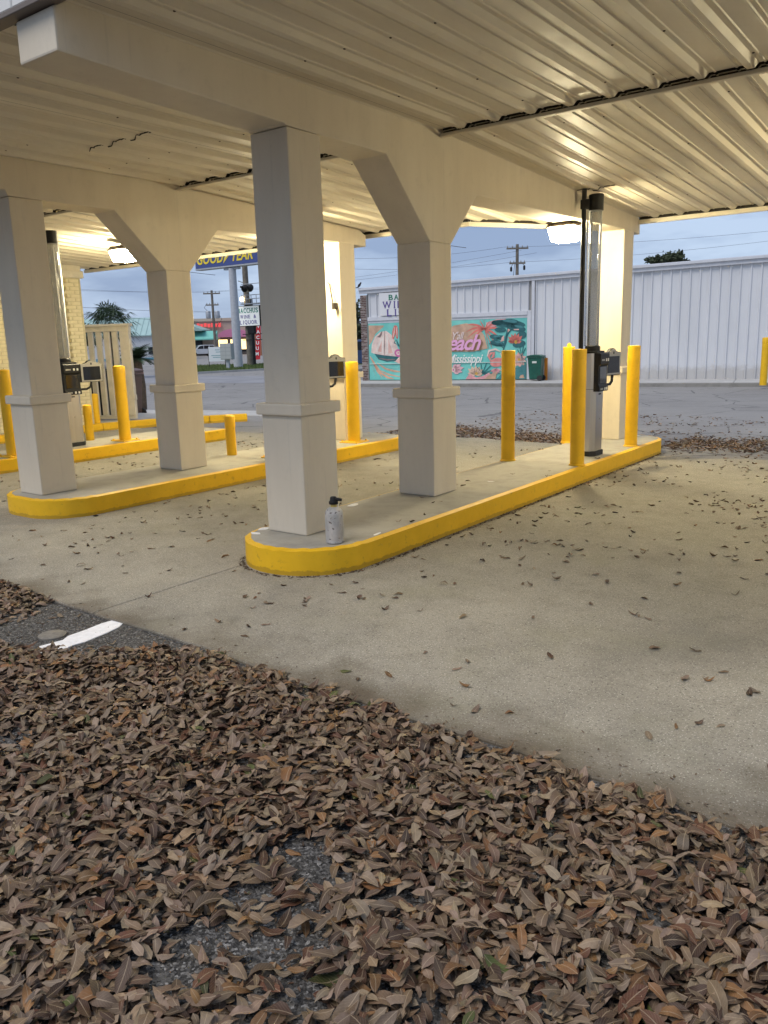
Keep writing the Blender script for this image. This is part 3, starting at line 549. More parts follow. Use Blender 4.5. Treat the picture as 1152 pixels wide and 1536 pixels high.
 ('painted_flower','coral',[[(5.81,1.33),(5.72,1.31),(5.61,1.33),(5.53,1.41),(5.64,1.44),(5.74,1.4)],[(5.81,1.33),(5.7,1.37),(5.59,1.44),(5.54,1.56),(5.67,1.53),(5.76,1.44)],[(5.81,1.33),(5.72,1.41),(5.66,1.51),(5.66,1.65),(5.77,1.56),(5.81,1.45)],[(5.81,1.33),(5.76,1.44),(5.74,1.56),(5.8,1.69),(5.87,1.56),(5.86,1.44)],[(5.81,1.33),(5.81,1.45),(5.85,1.57),(5.95,1.67),(5.96,1.53),(5.9,1.42)],[(5.81,1.33),(5.86,1.44),(5.94,1.54),(6.08,1.58),(6.03,1.45),(5.93,1.38)],[(5.81,1.33),(5.87,1.4),(5.95,1.43),(6.05,1.39),(5.99,1.31),(5.9,1.31)],[(5.81,1.33),(5.72,1.31),(5.63,1.33),(5.55,1.41),(5.66,1.44),(5.75,1.4)]]),
 ('painted_flower','blush',[[(5.96,0.71),(5.86,0.68),(5.76,0.68),(5.67,0.77),(5.78,0.81),(5.88,0.78)],[(5.96,0.71),(5.86,0.74),(5.78,0.8),(5.75,0.92),(5.87,0.89),(5.94,0.81)],[(5.96,0.71),(5.89,0.79),(5.87,0.89),(5.92,0.99),(6.0,0.9),(6.0,0.8)],[(5.96,0.71),(5.95,0.81),(5.99,0.91),(6.1,0.96),(6.11,0.84),(6.05,0.76)],[(5.96,0.71),(6.02,0.8),(6.1,0.85),(6.23,0.83),(6.16,0.73),(6.07,0.7)],[(5.96,0.71),(6.06,0.75),(6.16,0.74),(6.25,0.66),(6.14,0.61),(6.04,0.65)],[(5.96,0.71),(6.06,0.69),(6.14,0.62),(6.17,0.51),(6.05,0.53),(5.98,0.61)],[(5.96,0.71),(6.03,0.63),(6.06,0.54),(6.01,0.43),(5.92,0.52),(5.92,0.62)],[(5.96,0.71),(5.97,0.61),(5.93,0.52),(5.82,0.46),(5.81,0.58),(5.87,0.66)],[(5.96,0.71),(5.91,0.63),(5.82,0.57),(5.69,0.59),(5.76,0.69),(5.86,0.72)]]),
 ('painted_flower','shellpink',[[(3.35,0.38),(3.33,0.47),(3.37,0.56),(3.48,0.59),(3.51,0.48),(3.44,0.41)],[(3.35,0.38),(3.41,0.49),(3.51,0.57),(3.67,0.58),(3.6,0.45),(3.48,0.39)],[(3.35,0.38),(3.47,0.46),(3.63,0.5),(3.79,0.45),(3.65,0.35),(3.49,0.34)],[(3.35,0.38),(3.48,0.41),(3.62,0.39),(3.73,0.28),(3.58,0.25),(3.45,0.29)],[(3.35,0.38),(3.46,0.37),(3.55,0.32),(3.57,0.21),(3.44,0.21),(3.37,0.28)],[(3.35,0.38),(3.29,0.3),(3.21,0.26),(3.1,0.3),(3.16,0.4),(3.25,0.41)]]),
 ('painted_flower','peachlight',[[(4.27,0.16),(4.16,0.13),(4.04,0.15),(3.94,0.24),(4.08,0.28),(4.19,0.24)],[(4.27,0.16),(4.14,0.19),(4.02,0.27),(3.96,0.41),(4.12,0.37),(4.21,0.27)],[(4.27,0.16),(4.17,0.24),(4.09,0.36),(4.1,0.5),(4.22,0.41),(4.27,0.28)],[(4.27,0.16),(4.21,0.27),(4.2,0.4),(4.27,0.52),(4.34,0.4),(4.33,0.27)],[(4.27,0.16),(4.27,0.28),(4.31,0.4),(4.43,0.48),(4.44,0.34),(4.37,0.23)],[(4.27,0.16),(4.32,0.27),(4.41,0.35),(4.55,0.38),(4.5,0.25),(4.39,0.18)],[(4.27,0.16),(4.34,0.23),(4.43,0.27),(4.55,0.23),(4.47,0.14),(4.37,0.13)]]),
 ('painted_stamen','ochre',[[(5.89,1.36),(5.89,1.33),(5.87,1.31),(5.85,1.29),(5.83,1.29),(5.8,1.31),(5.79,1.33),(5.78,1.36),(5.79,1.4),(5.8,1.42),(5.83,1.43),(5.85,1.43),(5.87,1.42),(5.89,1.39)],[(6.01,0.72),(6.01,0.7),(5.99,0.69),(5.97,0.68),(5.95,0.68),(5.93,0.69),(5.92,0.7),(5.91,0.73),(5.92,0.75),(5.93,0.76),(5.95,0.77),(5.97,0.77),(5.99,0.76),(6.01,0.74)],[(4.36,0.22),(4.35,0.2),(4.34,0.18),(4.31,0.17),(4.28,0.17),(4.26,0.18),(4.24,0.2),(4.23,0.22),(4.24,0.24),(4.26,0.26),(4.28,0.27),(4.31,0.27),(4.34,0.26),(4.35,0.24)]]),
 ('painted_flower_core','shell',[[(3.45,0.37),(3.44,0.33),(3.42,0.3),(3.38,0.28),(3.34,0.28),(3.31,0.3),(3.28,0.33),(3.28,0.37),(3.28,0.41),(3.31,0.44),(3.34,0.46),(3.38,0.46),(3.42,0.44),(3.44,0.41)]]),
 ('painted_flower_dot','magenta',[[(3.4,0.37),(3.39,0.35),(3.38,0.33),(3.37,0.33),(3.35,0.33),(3.34,0.34),(3.33,0.35),(3.33,0.37),(3.33,0.39),(3.34,0.4),(3.36,0.41),(3.37,0.41),(3.38,0.4),(3.39,0.39)]]),
 ('painted_flamingo','coralpink',[[(5.39,0.67),(5.38,0.59),(5.31,0.53),(5.2,0.48),(5.08,0.46),(4.96,0.48),(4.88,0.53),(4.84,0.6),(4.86,0.68),(4.93,0.74),(5.03,0.79),(5.15,0.8),(5.27,0.79),(5.35,0.74)],[(4.89,0.67),(4.84,0.85),(4.9,0.94),(4.95,0.97),(4.92,0.86),(4.88,0.78),(4.9,0.77),(5.01,0.83),(5.03,1.02),(4.85,1.0),(4.75,0.85),(4.86,0.66)],[(5.31,0.66),(5.59,0.78),(5.46,0.48)]]),
 ('painted_flamingo_wing','shell',[[(4.75,0.85),(4.82,1.03),(5.05,1.08),(5.24,1.01),(5.25,1.03),(5.06,1.15),(4.77,1.09),(4.72,0.85)],[(5.23,0.96),(5.34,0.78),(5.3,0.55),(5.32,0.54),(5.4,0.78),(5.25,0.97)]]),
 ('painted_fern','deepteal',[[(4.55,0.22),(4.48,0.59),(4.47,0.59),(4.53,0.22)],[(4.55,0.22),(4.7,0.61),(4.69,0.62),(4.53,0.22)],[(4.55,0.21),(4.87,0.51),(4.85,0.52),(4.54,0.22)],[(4.54,0.21),(5.12,0.4),(5.11,0.42),(4.54,0.23)],[(4.54,0.21),(5.25,0.21),(5.25,0.22),(4.54,0.23)],[(4.54,0.21),(4.96,0.06),(4.97,0.08),(4.54,0.23)],[(4.55,0.22),(4.34,0.46),(4.33,0.45),(4.54,0.21)]]),
 ('painted_fern','pinkp',[[(5.05,0.4),(5.13,0.4),(5.21,0.38),(5.27,0.32),(5.18,0.31),(5.11,0.35)],[(5.05,0.4),(5.12,0.37),(5.19,0.32),(5.22,0.24),(5.13,0.27),(5.08,0.33)],[(5.05,0.4),(5.11,0.34),(5.14,0.27),(5.13,0.19),(5.07,0.25),(5.05,0.32)],[(5.05,0.4),(5.08,0.33),(5.08,0.25),(5.03,0.18),(5.0,0.26),(5.02,0.33)],[(5.05,0.4),(5.05,0.32),(5.01,0.26),(4.94,0.21),(4.95,0.29),(4.99,0.35)],[(5.05,0.4),(5.01,0.34),(4.94,0.29),(4.86,0.29),(4.91,0.36),(4.98,0.39)]]),
 ('painted_grass','deepteal',[[(6.06,0.83),(5.99,1.18),(5.98,1.18),(6.05,0.83)],[(6.06,0.83),(6.13,1.21),(6.11,1.21),(6.05,0.83)],[(6.06,0.83),(6.21,1.14),(6.2,1.15),(6.05,0.83)],[(6.06,0.83),(5.9,1.09),(5.89,1.08),(6.05,0.83)],[(6.05,0.83),(6.2,0.57),(6.21,0.57),(6.06,0.83)],[(6.05,0.83),(6.11,0.51),(6.12,0.51),(6.06,0.83)],[(6.05,0.83),(6.25,0.66),(6.26,0.67),(6.06,0.83)]]),
 ('painted_pink_ground','pinkp',[[(3.86,0.01),(4.02,0.22),(4.28,0.07),(4.57,0.13),(4.8,0.25),(4.93,0.12),(4.8,-0.01)]]),
 ('painted_sand_ground','sand',[[(4.61,-0.01),(4.8,0.16),(5.12,0.3),(5.06,-0.01)]]),
 ('painted_dark_ground','slate',[[(5.09,-0.01),(5.31,0.21),(5.62,0.3),(5.81,0.42),(6.06,0.47),(6.24,0.56),(6.25,0.01)]]),
 ('painted_rock','sand',[[(5.97,0.04),(6.03,0.15),(6.13,0.17),(6.18,0.04)]]),
]
# ------------------------------------------------------------------ bank wall of painted brick, kerbed pad, slatted gate
WX = -10.0
pad = bpy.data.objects.new('building_walkway', None); col.objects.link(pad); pad['kind'] = 'structure'
front = [(-9.62, -1.2), (-9.62, 3.6), (-9.66, 4.4), (-9.72, 5.0), (-9.45, 6.05), (-8.9, 6.95), (-8.42, 7.55)]
back = [(-8.75, 7.75), (-9.3, 7.1), (-10.4, 7.0), (-13.0, 7.0), (-13.0, -1.2)]
MB().prism([(x - .12, y + .02) for x, y in front] + back, -.1, .128).build('walkway_top', M_WALK, pad)
for (a, b), (c, d) in zip(front, front[1:]):
    dx, dy = c - a, d - b; L = math.hypot(dx, dy); nx_, ny_ = dy / L, -dx / L; e = .004
    ux, uy = dx / L * e, dy / L * e
    MB().prism([(a + ux, b + uy), (c - ux, d - uy), (c - ux - nx_ * .14, d - uy - ny_ * .14), (a + ux - nx_ * .14, b + uy - ny_ * .14)], -.1, .142).build('curb', M_CURB, pad, bevel=.012)
bank = thing('brick_building', 'cream painted brick building wall with end pier at the canopy', 'building', (WX, 1.7, .13))
def bk(x0, x1, y0, y1, z0, z1): return MB().box(x0, x1, y0, y1, z0, z1)
bk(-3, -.012, -3.0, 3.0, 0, 3.05).build('wall', M_MORTAR, bank)
bk(-.4, .10 - .012, 2.90, 3.25, 0, 2.70).build('pier', M_MORTAR, bank)
bk(-.45, .14, 2.85, 3.30, 2.70, 2.83).build('pier_cap', M_CREAMT, bank, bevel=.012)
bk(-.42, .11, 2.88, 3.27, 2.83, 2.93).build('pier_neck', M_CREAMT, bank, bevel=.008)
bmesh_brick = MB().box(0, .024, .005, .198, .004, .063).mesh('brick', M_BRICK, .004, 1)
bmesh_half = MB().box(0, .024, .005, .097, .004, .063).mesh('brick', M_BRICK, .004, 1)
bmesh_end = MB().box(.005, .198, 0, .024, .004, .063).mesh('brick', M_BRICK, .004, 1)
mrest = MB(); nb = 0
for r_ in range(40):
    z = r_ * .067
    # pier face towards the lanes
    ys_ = [2.90, 3.05] if r_ % 2 else [2.90, 3.0]
    wds = ['f', 'h'] if not r_ % 2 else ['h', 'f']
    y = 2.905
    for wd in wds:
        place('brick', bmesh_brick if wd == 'f' else bmesh_half, bank, (.088 - .012, y, z)); y += .2 if wd == 'f' else .1; nb += 1
    for k in range(2): place('brick', bmesh_end, bank, (-.11 - .2 * k + (.1 if r_ % 2 else .0) + .0, 2.89, z)); nb += 1
for r_ in range(45):
    z = r_ * .067
    for k in range(29):
        y = -2.98 + k * .2 + (.1 if r_ % 2 else 0)
        if y + .2 > 2.9: continue
        if .2 < y < 1.3 and nb < 299: place('brick', bmesh_brick, bank, (-.024, y, z)); nb += 1
        else: mrest.box(-.024, 0, y + .005, y + .198, z + .004, z + .063)
mrest.build('brickwork', M_BRICK, bank, kind='stuff')

gate = thing('slatted_gate', 'cream slatted screen gate standing before dark bins at brick pier', 'gate', (-11.1, 5.3, .13), math.atan2(.55, 1.35))
M_GATE = mat('gate_paint', (.55, .50, .42), .6, var=.08, scale=6, bump=.15)
GL = 1.43
MB().box(0, GL, -.05, .05, 1.74, 1.83).build('top_rail', M_GATE, gate, bevel=.006)
MB().box(-.02, GL + .03, -.07, .07, 1.833, 1.885).build('cap_rail', M_GATE, gate, bevel=.008)
MB().box(0, GL, -.035, .035, .02, .09).build('bottom_rail', M_GATE, gate, bevel=.006)
for x in (.06, .13): pass
MB().box(0, .42, -.045, .045, .092, 1.738).build('side_panel', M_GATE, gate, bevel=.006)
for x, wd in ((.50, .10), (.68, .11), (.86, .11), (1.04, .11)): MB().box(x, x + wd, -.03, .03, .092, 1.738).build('slat', M_GATE, gate, bevel=.006)
MB().box(1.22, GL - .001, -.045, .045, .092, 1.738).build('end_post', M_GATE, gate, bevel=.008)
for k, z in enumerate((.4, 1.4)): MB().box(GL + .004, GL + .02, -.03, .03, z, z + .1).build('hinge', M_GATE, gate)

def wheelie(name, label, x, y, z, rz, body, lidc, s=1.0):
    t = thing(name, label, 'bin', (x, y, z), rz)
    m = MB(); a, b = .23 * s, .29 * s
    m.v = [(-a, -a, .06), (a, -a, .06), (a, a, .06), (-a, a, .06), (-b, -b, .95 * s), (b, -b, .95 * s), (b, b, .95 * s), (-b, b, .95 * s)]
    m.f = [(3, 2, 1, 0), (4, 5, 6, 7), (0, 1, 5, 4), (1, 2, 6, 5), (2, 3, 7, 6), (3, 0, 4, 7)]
    m.build('body', body, t, bevel=.03)
    MB().box(-b - .02, b + .02, -b - .02, b + .02, .935 * s, .975 * s).build('rim', body, t, bevel=.012)
    MB().prism([(-b - .03, .978 * s), (b + .03, .978 * s), (b + .02, 1.01 * s), (b * .5, 1.05 * s), (-b * .5, 1.055 * s), (-b - .02, 1.015 * s)], -b - .03, b + .03, 'y').build('lid', lidc, t, bevel=.015)
    MB().tube([(b + .05, -b * .7, .93 * s), (b + .05, b * .7, .93 * s)], .018, 8).build('handle', body, t)
    for sy in (-1, 1): MB().tube([(a * .95, sy * (a + .01), .10), (a * .95, sy * (a + .06), .10)], .10, 16).build('wheel', M_BLACKR, t, bevel=.01)
    MB().box(-.08, .08, -b - .004, -b + .01, .72 * s, .80 * s).build('plate', mat('bin_plate', (.55, .6, .55), .6), t)
    return t
M_GRN = mat('green_bin_plastic', (.006, .085, .06), .42, var=.15, scale=8); M_BRN = mat('brown_bin_plastic', (.10, .052, .035), .5, var=.15)
M_BLKB = mat('black_bin_plastic', (.012, .016, .014), .45)
wheelie('wheelie_bin', 'dark green wheelie bin against the white ribbed wall beside the mural', *(A0 + AX * 6.75 - AN * .55)[:2], -.03, SRZ, M_GRN, M_GRN, .88)
wheelie('wheelie_bin', 'brown wheelie bin just past the end post of the slatted gate', -11.42, 6.80, .02, .5, M_BRN, M_BRN, 1.03)
wheelie('wheelie_bin', 'black wheelie bin showing between the slats of the gate', -10.95, 5.85, .13, .40, M_BLKB, M_BLKB, 1.0)
t = thing('mop_bucket_post', 'orange plastic panel leaning behind the dark green wheelie bin', 'panel', tuple(A0 + AX * 7.01 - AN * .16 + Vector((0, 0, -.03))), SRZ)
t.name = 'orange_panel'; MB().box(-.06, .06, -.02, .02, .0, .80).build('board', mat('orange_plastic', (.62, .22, .02), .5), t, bevel=.01); MB().box(-.06, .06, -.035, -.022, .74, .80).build('edge_lip', mat('orange_plastic_lip', (.55, .19, .02), .5), t)

# ------------------------------------------------------------------ store across the street
store = thing('metal_store', 'long white ribbed metal store with mural and brick corner pillar', 'store', tuple(A0 + Vector((0, 0, -.03))), SRZ)
g = NG('white_sheet_wall', .45, .45)
c = g.ramp(g.noise(1.2, 6, .6, (1, 1, .2)), [(.3, (.55, .57, .61)), (.7, (.64, .66, .70))])
spl = g.ramp(g.math('ADD', g.sep('Z'), g.math('MULTIPLY', g.noise(5, 6, .7), -.55)), [(0, (1, 1, 1)), (.22, (0, 0, 0))]); c = g.mix(g.math('MULTIPLY', spl, .45), c, (.30, .27, .23))
stk = g.ramp(g.noise(2.0, 5, .65, (9, 9, .25)), [(.58, (0, 0, 0)), (.72, (1, 1, 1))]); c = g.mix(g.math('MULTIPLY', stk, .22), c, (.36, .35, .34)); g.color(c); g.bump(g.noise(4, 3), .1); M_SHEET = g.m
M_STRIM = mat('white_store_trim', (.56, .58, .63), .45, var=.05)
M_RECESS = mat('wall_core', (.3, .3, .3), .9)
SL = 26.0
def eave(s): return 3.60 + .0195 * s
MB().prism([(-.3, 0), (SL, 0), (SL, eave(SL) - .03), (-.3, eave(-.3) - .03)], .06, 9.0, 'y').build('core', M_RECESS, store)
def ribs(s0, s1, z0, zt):
    m = MB(); P = 0.308; pr = []
    x = s0
    while x < s1 - 1e-6:
        e = min(x + P, s1)
        for dx, d in ((0, .0), (.035, .0), (.06, .045), (P - .025, .045), (P, .0)):
            if x + dx <= e + 1e-6: pr.append((x + dx, d))
        x += P
    out = []
    for p in pr:
        if not out or p[0] - out[-1][0] > 1e-5: out.append(p)
    n = len(out)
    for z in (0, 1):
        for s, d in out: m.v.append((s, d, z0 if z == 0 else zt(s)))
    for i in range(n - 1): m.f.append((i, i + 1, n + i + 1, n + i))
    return m
zt = lambda s: eave(s) - .17
x = -.22
while x < 6.39:
    e = min(x + .924, 6.39); ribs(x, e, 2.37, zt).build('wall_panel', M_SHEET, store, fix=False); x += .924
x = 6.55
while x < SL:
    ribs(x, x + .924, .0, zt).build('wall_panel', M_SHEET, store, fix=False); x += .924
# eave: fascia and gutter lip
for nm, y0, y1, d0, d1 in (('fascia', -.06, .05, -.175, -.045), ('gutter_lip', -.12, .06, -.044, .03)):
    m = MB(); 
    for s in (-.62, SL):
        for y, d in ((y0, d0), (y1, d0), (y1, d1), (y0, d1)): m.v.append((s, y, eave(s) + d))
    m.f = [(0, 1, 2, 3), (7, 6, 5, 4), (0, 4, 5, 1), (1, 5, 6, 2), (2, 6, 7, 3), (3, 7, 4, 0)]; m.build(nm, M_STRIM, store)
MB().box(-.62, SL, .0, 9, 3.62, 3.66).build('roof', M_STRIM, store, loc=(0, 0, 0), rot=(0, -math.atan(.0195), 0))
MB().box(6.41, 6.53, -.05, .03, .02, eave(6.5) - .18).build('downspout', M_STRIM, store, bevel=.02)
MB().box(6.252, 6.398, -.03, .05, .02, 2.505).build('door_jamb', M_STRIM, store, bevel=.006)
MB().box(-.27, 6.25, -.055, .05, 2.35, 2.50).build('header_trim', M_STRIM, store, bevel=.006)
MB().box(-.27, 6.25, -.02, .05, 2.255, 2.348).build('header_track', M_STRIM, store, bevel=.004)
# brick pillar at the corner, whitewashed brick
M_RB1 = mat('red_brick', (.13, .08, .07), .85, var=.3, scale=20); M_RB2 = mat('whitewashed_brick', (.30, .24, .22), .85, var=.15, scale=20)
MB().box(-.585, -.305, -.02, .45, 0, 3.36).build('pillar_core', mat('pale_mortar', (.58, .56, .54), .9), store)
brk = [MB().box(0, wd, 0, .022, .009, .058).mesh('brick', q, .004, 1) for wd in (.125, .055) for q in (M_RB1, M_RB2)]
for r_ in range(50):
    pick = lambda b: brk[b * 2 + (0 if random.random() < .7 else 1)]
    xs_ = ((0, -.578), (0, -.439)) if r_ % 2 else ((1, -.578), (0, -.509), (1, -.370))
    for b_i, xx in xs_: place('brick', pick(b_i), store, (xx, -.040, r_ * .067))
# mural on the closed shop front
mural = MB().box(-.26, 6.245, -.018, .05, .03, 2.25).build('mural_panel', mat('mural_teal', (.12, .46, .43), .6, c2=(.20, .60, .54), scale=1.6), store)
PAL = dict(sand=(.52, .34, .24), shell=(.70, .55, .50), peach=(.62, .36, .25), seafoam=(.20, .50, .45), deepteal=(.022, .12, .135), taupe=(.20, .15, .14), cream=(.70, .62, .57), blush=(.66, .40, .35),
           coral=(.62, .17, .14), magenta=(.55, .14, .34), pinkp=(.66, .32, .34), slate=(.05, .20, .22), shellpink=(.68, .40, .44), peachlight=(.66, .47, .36), ochre=(.50, .30, .06), coralpink=(.66, .24, .22))
PM = {k: mat('paint_' + k, v, .6, var=.18, scale=3.5) for k, v in PAL.items()}
for k, (nm, c, polys) in enumerate(MURAL):
    m = MB(); d = .0195 + .0009 * k
    for P in polys:
        P = [(min(6.235, max(-.25, a)), min(2.24, max(.04, b + .03))) for a, b in P]
        m.prism(P, -.0182, -d, 'y')
    m.build(nm, PM[c], mural)
dm = .0195 + .0009 * len(MURAL)
MB().box(-.25, 6.235, -dm - .0015, -.0185, .655, .675).build('painted_line', mat('pale_line', (.55, .66, .62), .6), mural)
for s, z, body, sz, c, bold, sx, off in ((3.52, 1.66, "Y'all", .40, (.78, .66, .64), .001, .80, .003), (3.63, 1.36, 'Beach', .80, (.25, .13, .07), .018, .95, .002), (3.58, 1.39, 'Beach', .80, (.74, .38, .62), .016, .95, .006), (3.80, .80, 'Mississippi', .46, (.82, .78, .76), .004, .80, .004)):
    place('lettering', text_mesh(body, sz, mat('letter_paint', c, .6), .004, .38, bold, sx, .92), mural, (s, -dm - off, z))
# flat sign of the store
sg = MB().box(.28, 3.1, -.075, -.02, 2.53, 3.40).build('sign_board', mat('sign_white', (.66, .67, .70), .5), store, bevel=.006)
M_TG = mat('sign_green', (.01, .16, .10), .5); M_TP = mat('sign_purple', (.10, .07, .26), .5)
SERIF = dict(B=((.12, 1, 1),), I=((.5, 1, 1),), L=((.2, 1, 0),), W=((.1, 1, 0), (.5, 1, 0), (.9, 1, 0)), N=((.15, 1, 1), (.85, 1, 0)), H=((.15, 1, 1), (.85, 1, 1)), U=((.15, 1, 0), (.85, 1, 0)), A=((.08, 0, 1), (.92, 0, 1)), E=((.18, 1, 1),), R=((.15, 1, 1), (.9, 0, 1)))
def serif_text(body, h, mt, parent, cx, y, z, pitch, depth=.008, bold=.02, narrow={'I': .55}, wide={'W': 1.35, '&': 1.1}):
    adv = [pitch * (narrow.get(c, 1) * wide.get(c, 1)) for c in body]; x = cx - sum(adv) / 2
    for ch, a in zip(body, adv):
        if ch != ' ':
            me = text_mesh(ch, h * 1.38, mt, depth, 0, bold * h, 1.0)
            xs_ = [v.co.x for v in me.vertices]; wdt = max(xs_) - min(xs_); tw = a * .80
            k = min(1.25, tw / max(wdt, .01)) if ch != 'I' else 1.0
            me.transform(Matrix.Scale(k, 4, (1, 0, 0))); wdt *= k; xm = (max(xs_) + min(xs_)) / 2 * k
            zs = [v.co.z for v in me.vertices]; z0, z1 = min(zs), max(zs)
            o = place('letter', me, parent, (x + a / 2 - xm, y, z - (z0 + z1) / 2 if ch != 'Q' else z - (z0 + z1) / 2 - .04 * h))
            ser = MB()
            for fx, tp, bt in SERIF.get(ch, ()):
                sx = xm - wdt / 2 + wdt * fx
                if tp: ser.box(sx - .13 * h, sx + .13 * h, -depth / 2, depth / 2, z1 - .001 - .07 * h, z1 + .001)
                if bt: ser.box(sx - .13 * h, sx + .13 * h, -depth / 2, depth / 2, z0 - .001, z0 + .07 * h)
            if ser.v: ser.build('serif', mt, o)
        x += a
serif_text('BACCHUS', .21, M_TG, sg, 1.50, -.080, 3.22, .235)
serif_text('WINE &', .27, M_TP, sg, 1.42, -.080, 2.94, .345)
serif_text('LIQUOR', .27, M_TP, sg, 1.50, -.080, 2.64, .345)
place('lettering', text_mesh('OPEN 7 DAYS A WEEK', .07, M_TP, .006), sg, (1.6, -.08, 2.50)) if False else None
# bird on the store corner
b_ = thing('perched_bird', 'small dark bird perched on the brick corner of the store roof', 'bird', tuple(A0 + AX * -.60 + AN * .0 + Vector((0, 0, eave(-.6) + .0))), SRZ)
M_BIRD = mat('bird_feathers', (.03, .03, .035), .8)
MB().lathe([(.004, -.10), (.03, -.06), (.052, 0), (.05, .05), (.03, .09), (.034, .115), (.028, .145), (.006, .16)], 10).build('body', M_BIRD, b_, (0, -.05, .12), (0, R(40), 0), smooth=True)
MB().prism([(0, 0), (-.16, -.03), (-.17, -.06), (-.02, -.04)], -.02, .02, 'y').build('tail', M_BIRD, b_, (-.02, -.05, .08))
# ------------------------------------------------------------------ far side of the main street
GZ = -.15
def spot(u, D):
    """horizontal world position at a given bearing (tangent units from the heading) and distance"""
    h = 555.6 - (u + 1077) * .02754
    d = _F + _R * ((u - 576) / 1206.9) - _U * ((h - 768) / 1206.9)
    p = CAM + d * D; return p.x, p.y
gr = MB(); G0 = [(-35.4, 29.3), (-34.2, 36.2), (-30, 41.0), (-33, 47), (-44, 44.5), (-50, 41.0), (-44, 33.5), (-39.0, 29.6)]
MB().prism(G0, -.2, -.07).build('grass_verge', mat('grass_soil', (.05, .075, .022), .95, c2=(.09, .13, .035), scale=3), kind='structure')
m = MB()
def inside(x, y, P):
    c = False
    for (a, b), (d, e) in zip(P, P[1:] + P[:1]):
        if (b > y) != (e > y) and x < (d - a) * (y - b) / (e - b) + a: c = not c
    return c
n = 0
while n < 9000:
    x, y = random.uniform(-50, -30), random.uniform(29, 47)
    if not inside(x, y, G0): continue
    n += 1; a = random.uniform(0, PI); h = random.uniform(.05, .16); ww = .03; dx, dy = math.cos(a) * ww, math.sin(a) * ww; lx, ly = random.uniform(-.05, .05), random.uniform(-.05, .05)
    m.poly([(x - dx, y - dy, -.072), (x + dx, y + dy, -.072), (x + lx, y + ly, -.07 + h)])
g_ = m.build('grass', mat('grass_blades', (.06, .10, .02), .8, c2=(.13, .17, .05), scale=2.0), fix=False, kind='stuff'); g_['label'] = 'short green verge grass around the roadside signs'
kb = MB()
for (a, b), (c, d) in list(zip(G0, G0[1:] + G0[:1])): kb.prism([(a, b), (c, d), (c + .2, d - .12), (a + .2, b - .12)], -.2, -.03)
kb.build('verge_kerb', M_WALK, kind='structure')
# light concrete drive bands across the street
MB().prism([(-46, 19), (-19.5, 21.6), (-21.5, 26.8), (-46, 28.0)], -.148, -.142).build('concrete_road', mat('pale_road', (.20, .20, .215), .9, c2=(.27, .27, .285), scale=.7), kind='structure')
MB().prism([(-13.4, 7.6), (-9.1, 8.8), (-9.5, 9.9), (-14.5, 8.7)], -.15, -.03).build('side_pavement', M_WALK, kind='structure')
MB().prism([(-160, 78), (-40, 118), (-40, 122), (-160, 86)], -.148, -.14).build('parking_strip', mat('parking_concrete', (.30, .30, .31), .9), kind='structure')
M_WOOD = mat('weathered_hazed_wood', (.17, .15, .125), .9, var=.25, scale=4, bump=.3)  # wood tone raised to carry aerial haze in the colour
M_GALV = mat('galvanised_steel', (.40, .42, .45), .5, .6, var=.1)
M_PALEP = mat('pale_painted_steel', (.42, .44, .48), .5, var=.08)
# big tyre shop sign on a steel pole
tb = thing('pole_sign', 'long blue and yellow tyre shop sign on a thick pale steel pole', 'sign', (-40.0, 37.2, -.07))
MB().lathe([(.33, 0), (.33, .5), (.30, 3), (.26, 6.9)], 24).build('pole', M_PALEP, tb, smooth=True)
MB().box(-.75, .75, -.12, .12, 6.82, 6.95).build('bracket', M_GALV, tb)
hb = MB().box(-3.55, 3.05, -.30, .30, 6.98, 8.60).build('sign_box', M_PALEP, tb, bevel=.04)
fc = MB().box(-3.47, 2.97, -.315, -.302, 7.10, 8.50).build('sign_face', mat('sign_blue', (.05, .075, .24), .45), tb)
M_YL = mat('sign_yellow', (.80, .62, .03), .5)
place('lettering', text_mesh('GOOD', .98, M_YL, .02, .28, .022, .90, 1.02), fc, (-1.95, -.328, 7.66)); place('lettering', text_mesh('YEAR', .98, M_YL, .02, .28, .022, .92, 1.02), fc, (1.33, -.328, 7.66))
MB().prism([(-.42, 8.25), (-.12, 8.34), (.32, 8.30), (.12, 7.78), (-.52, 7.26), (-.36, 7.66), (-.20, 7.80)], -.335, -.318, 'y').build('winged_foot', M_YL, fc)
MB().prism([(-.22, 8.16), (-.02, 8.22), (.12, 8.20), (-.02, 7.86), (-.26, 7.58)], -.342, -.336, 'y').build('winged_foot_core', mat('foot_white', (.7, .68, .5), .5), fc)
# wooden pole with a small lamp behind the sign
def wire(pts): return pts
wp = thing('wooden_pole', 'dark wooden utility pole close behind the thick pale sign pole', 'utility pole', (-42.95, 41.3, -.07))
MB().lathe([(.26, 0), (.24, 4), (.20, 9.4)], 14).build('shaft', M_WOOD, wp, smooth=True)
MB().tube([(0, 0, 6.2), (-.3, -.5, 6.4)], .04, 6).build('lamp_arm', M_GALV, wp)
MB().lathe([(.08, 4.85), (.16, 4.95), (.16, 5.12), (.06, 5.2)], 12, (-.12, -.38)).build('yard_lamp', mat('yard_lamp_glow', (1, .85, .5), .4, emit=4), wp, smooth=True)
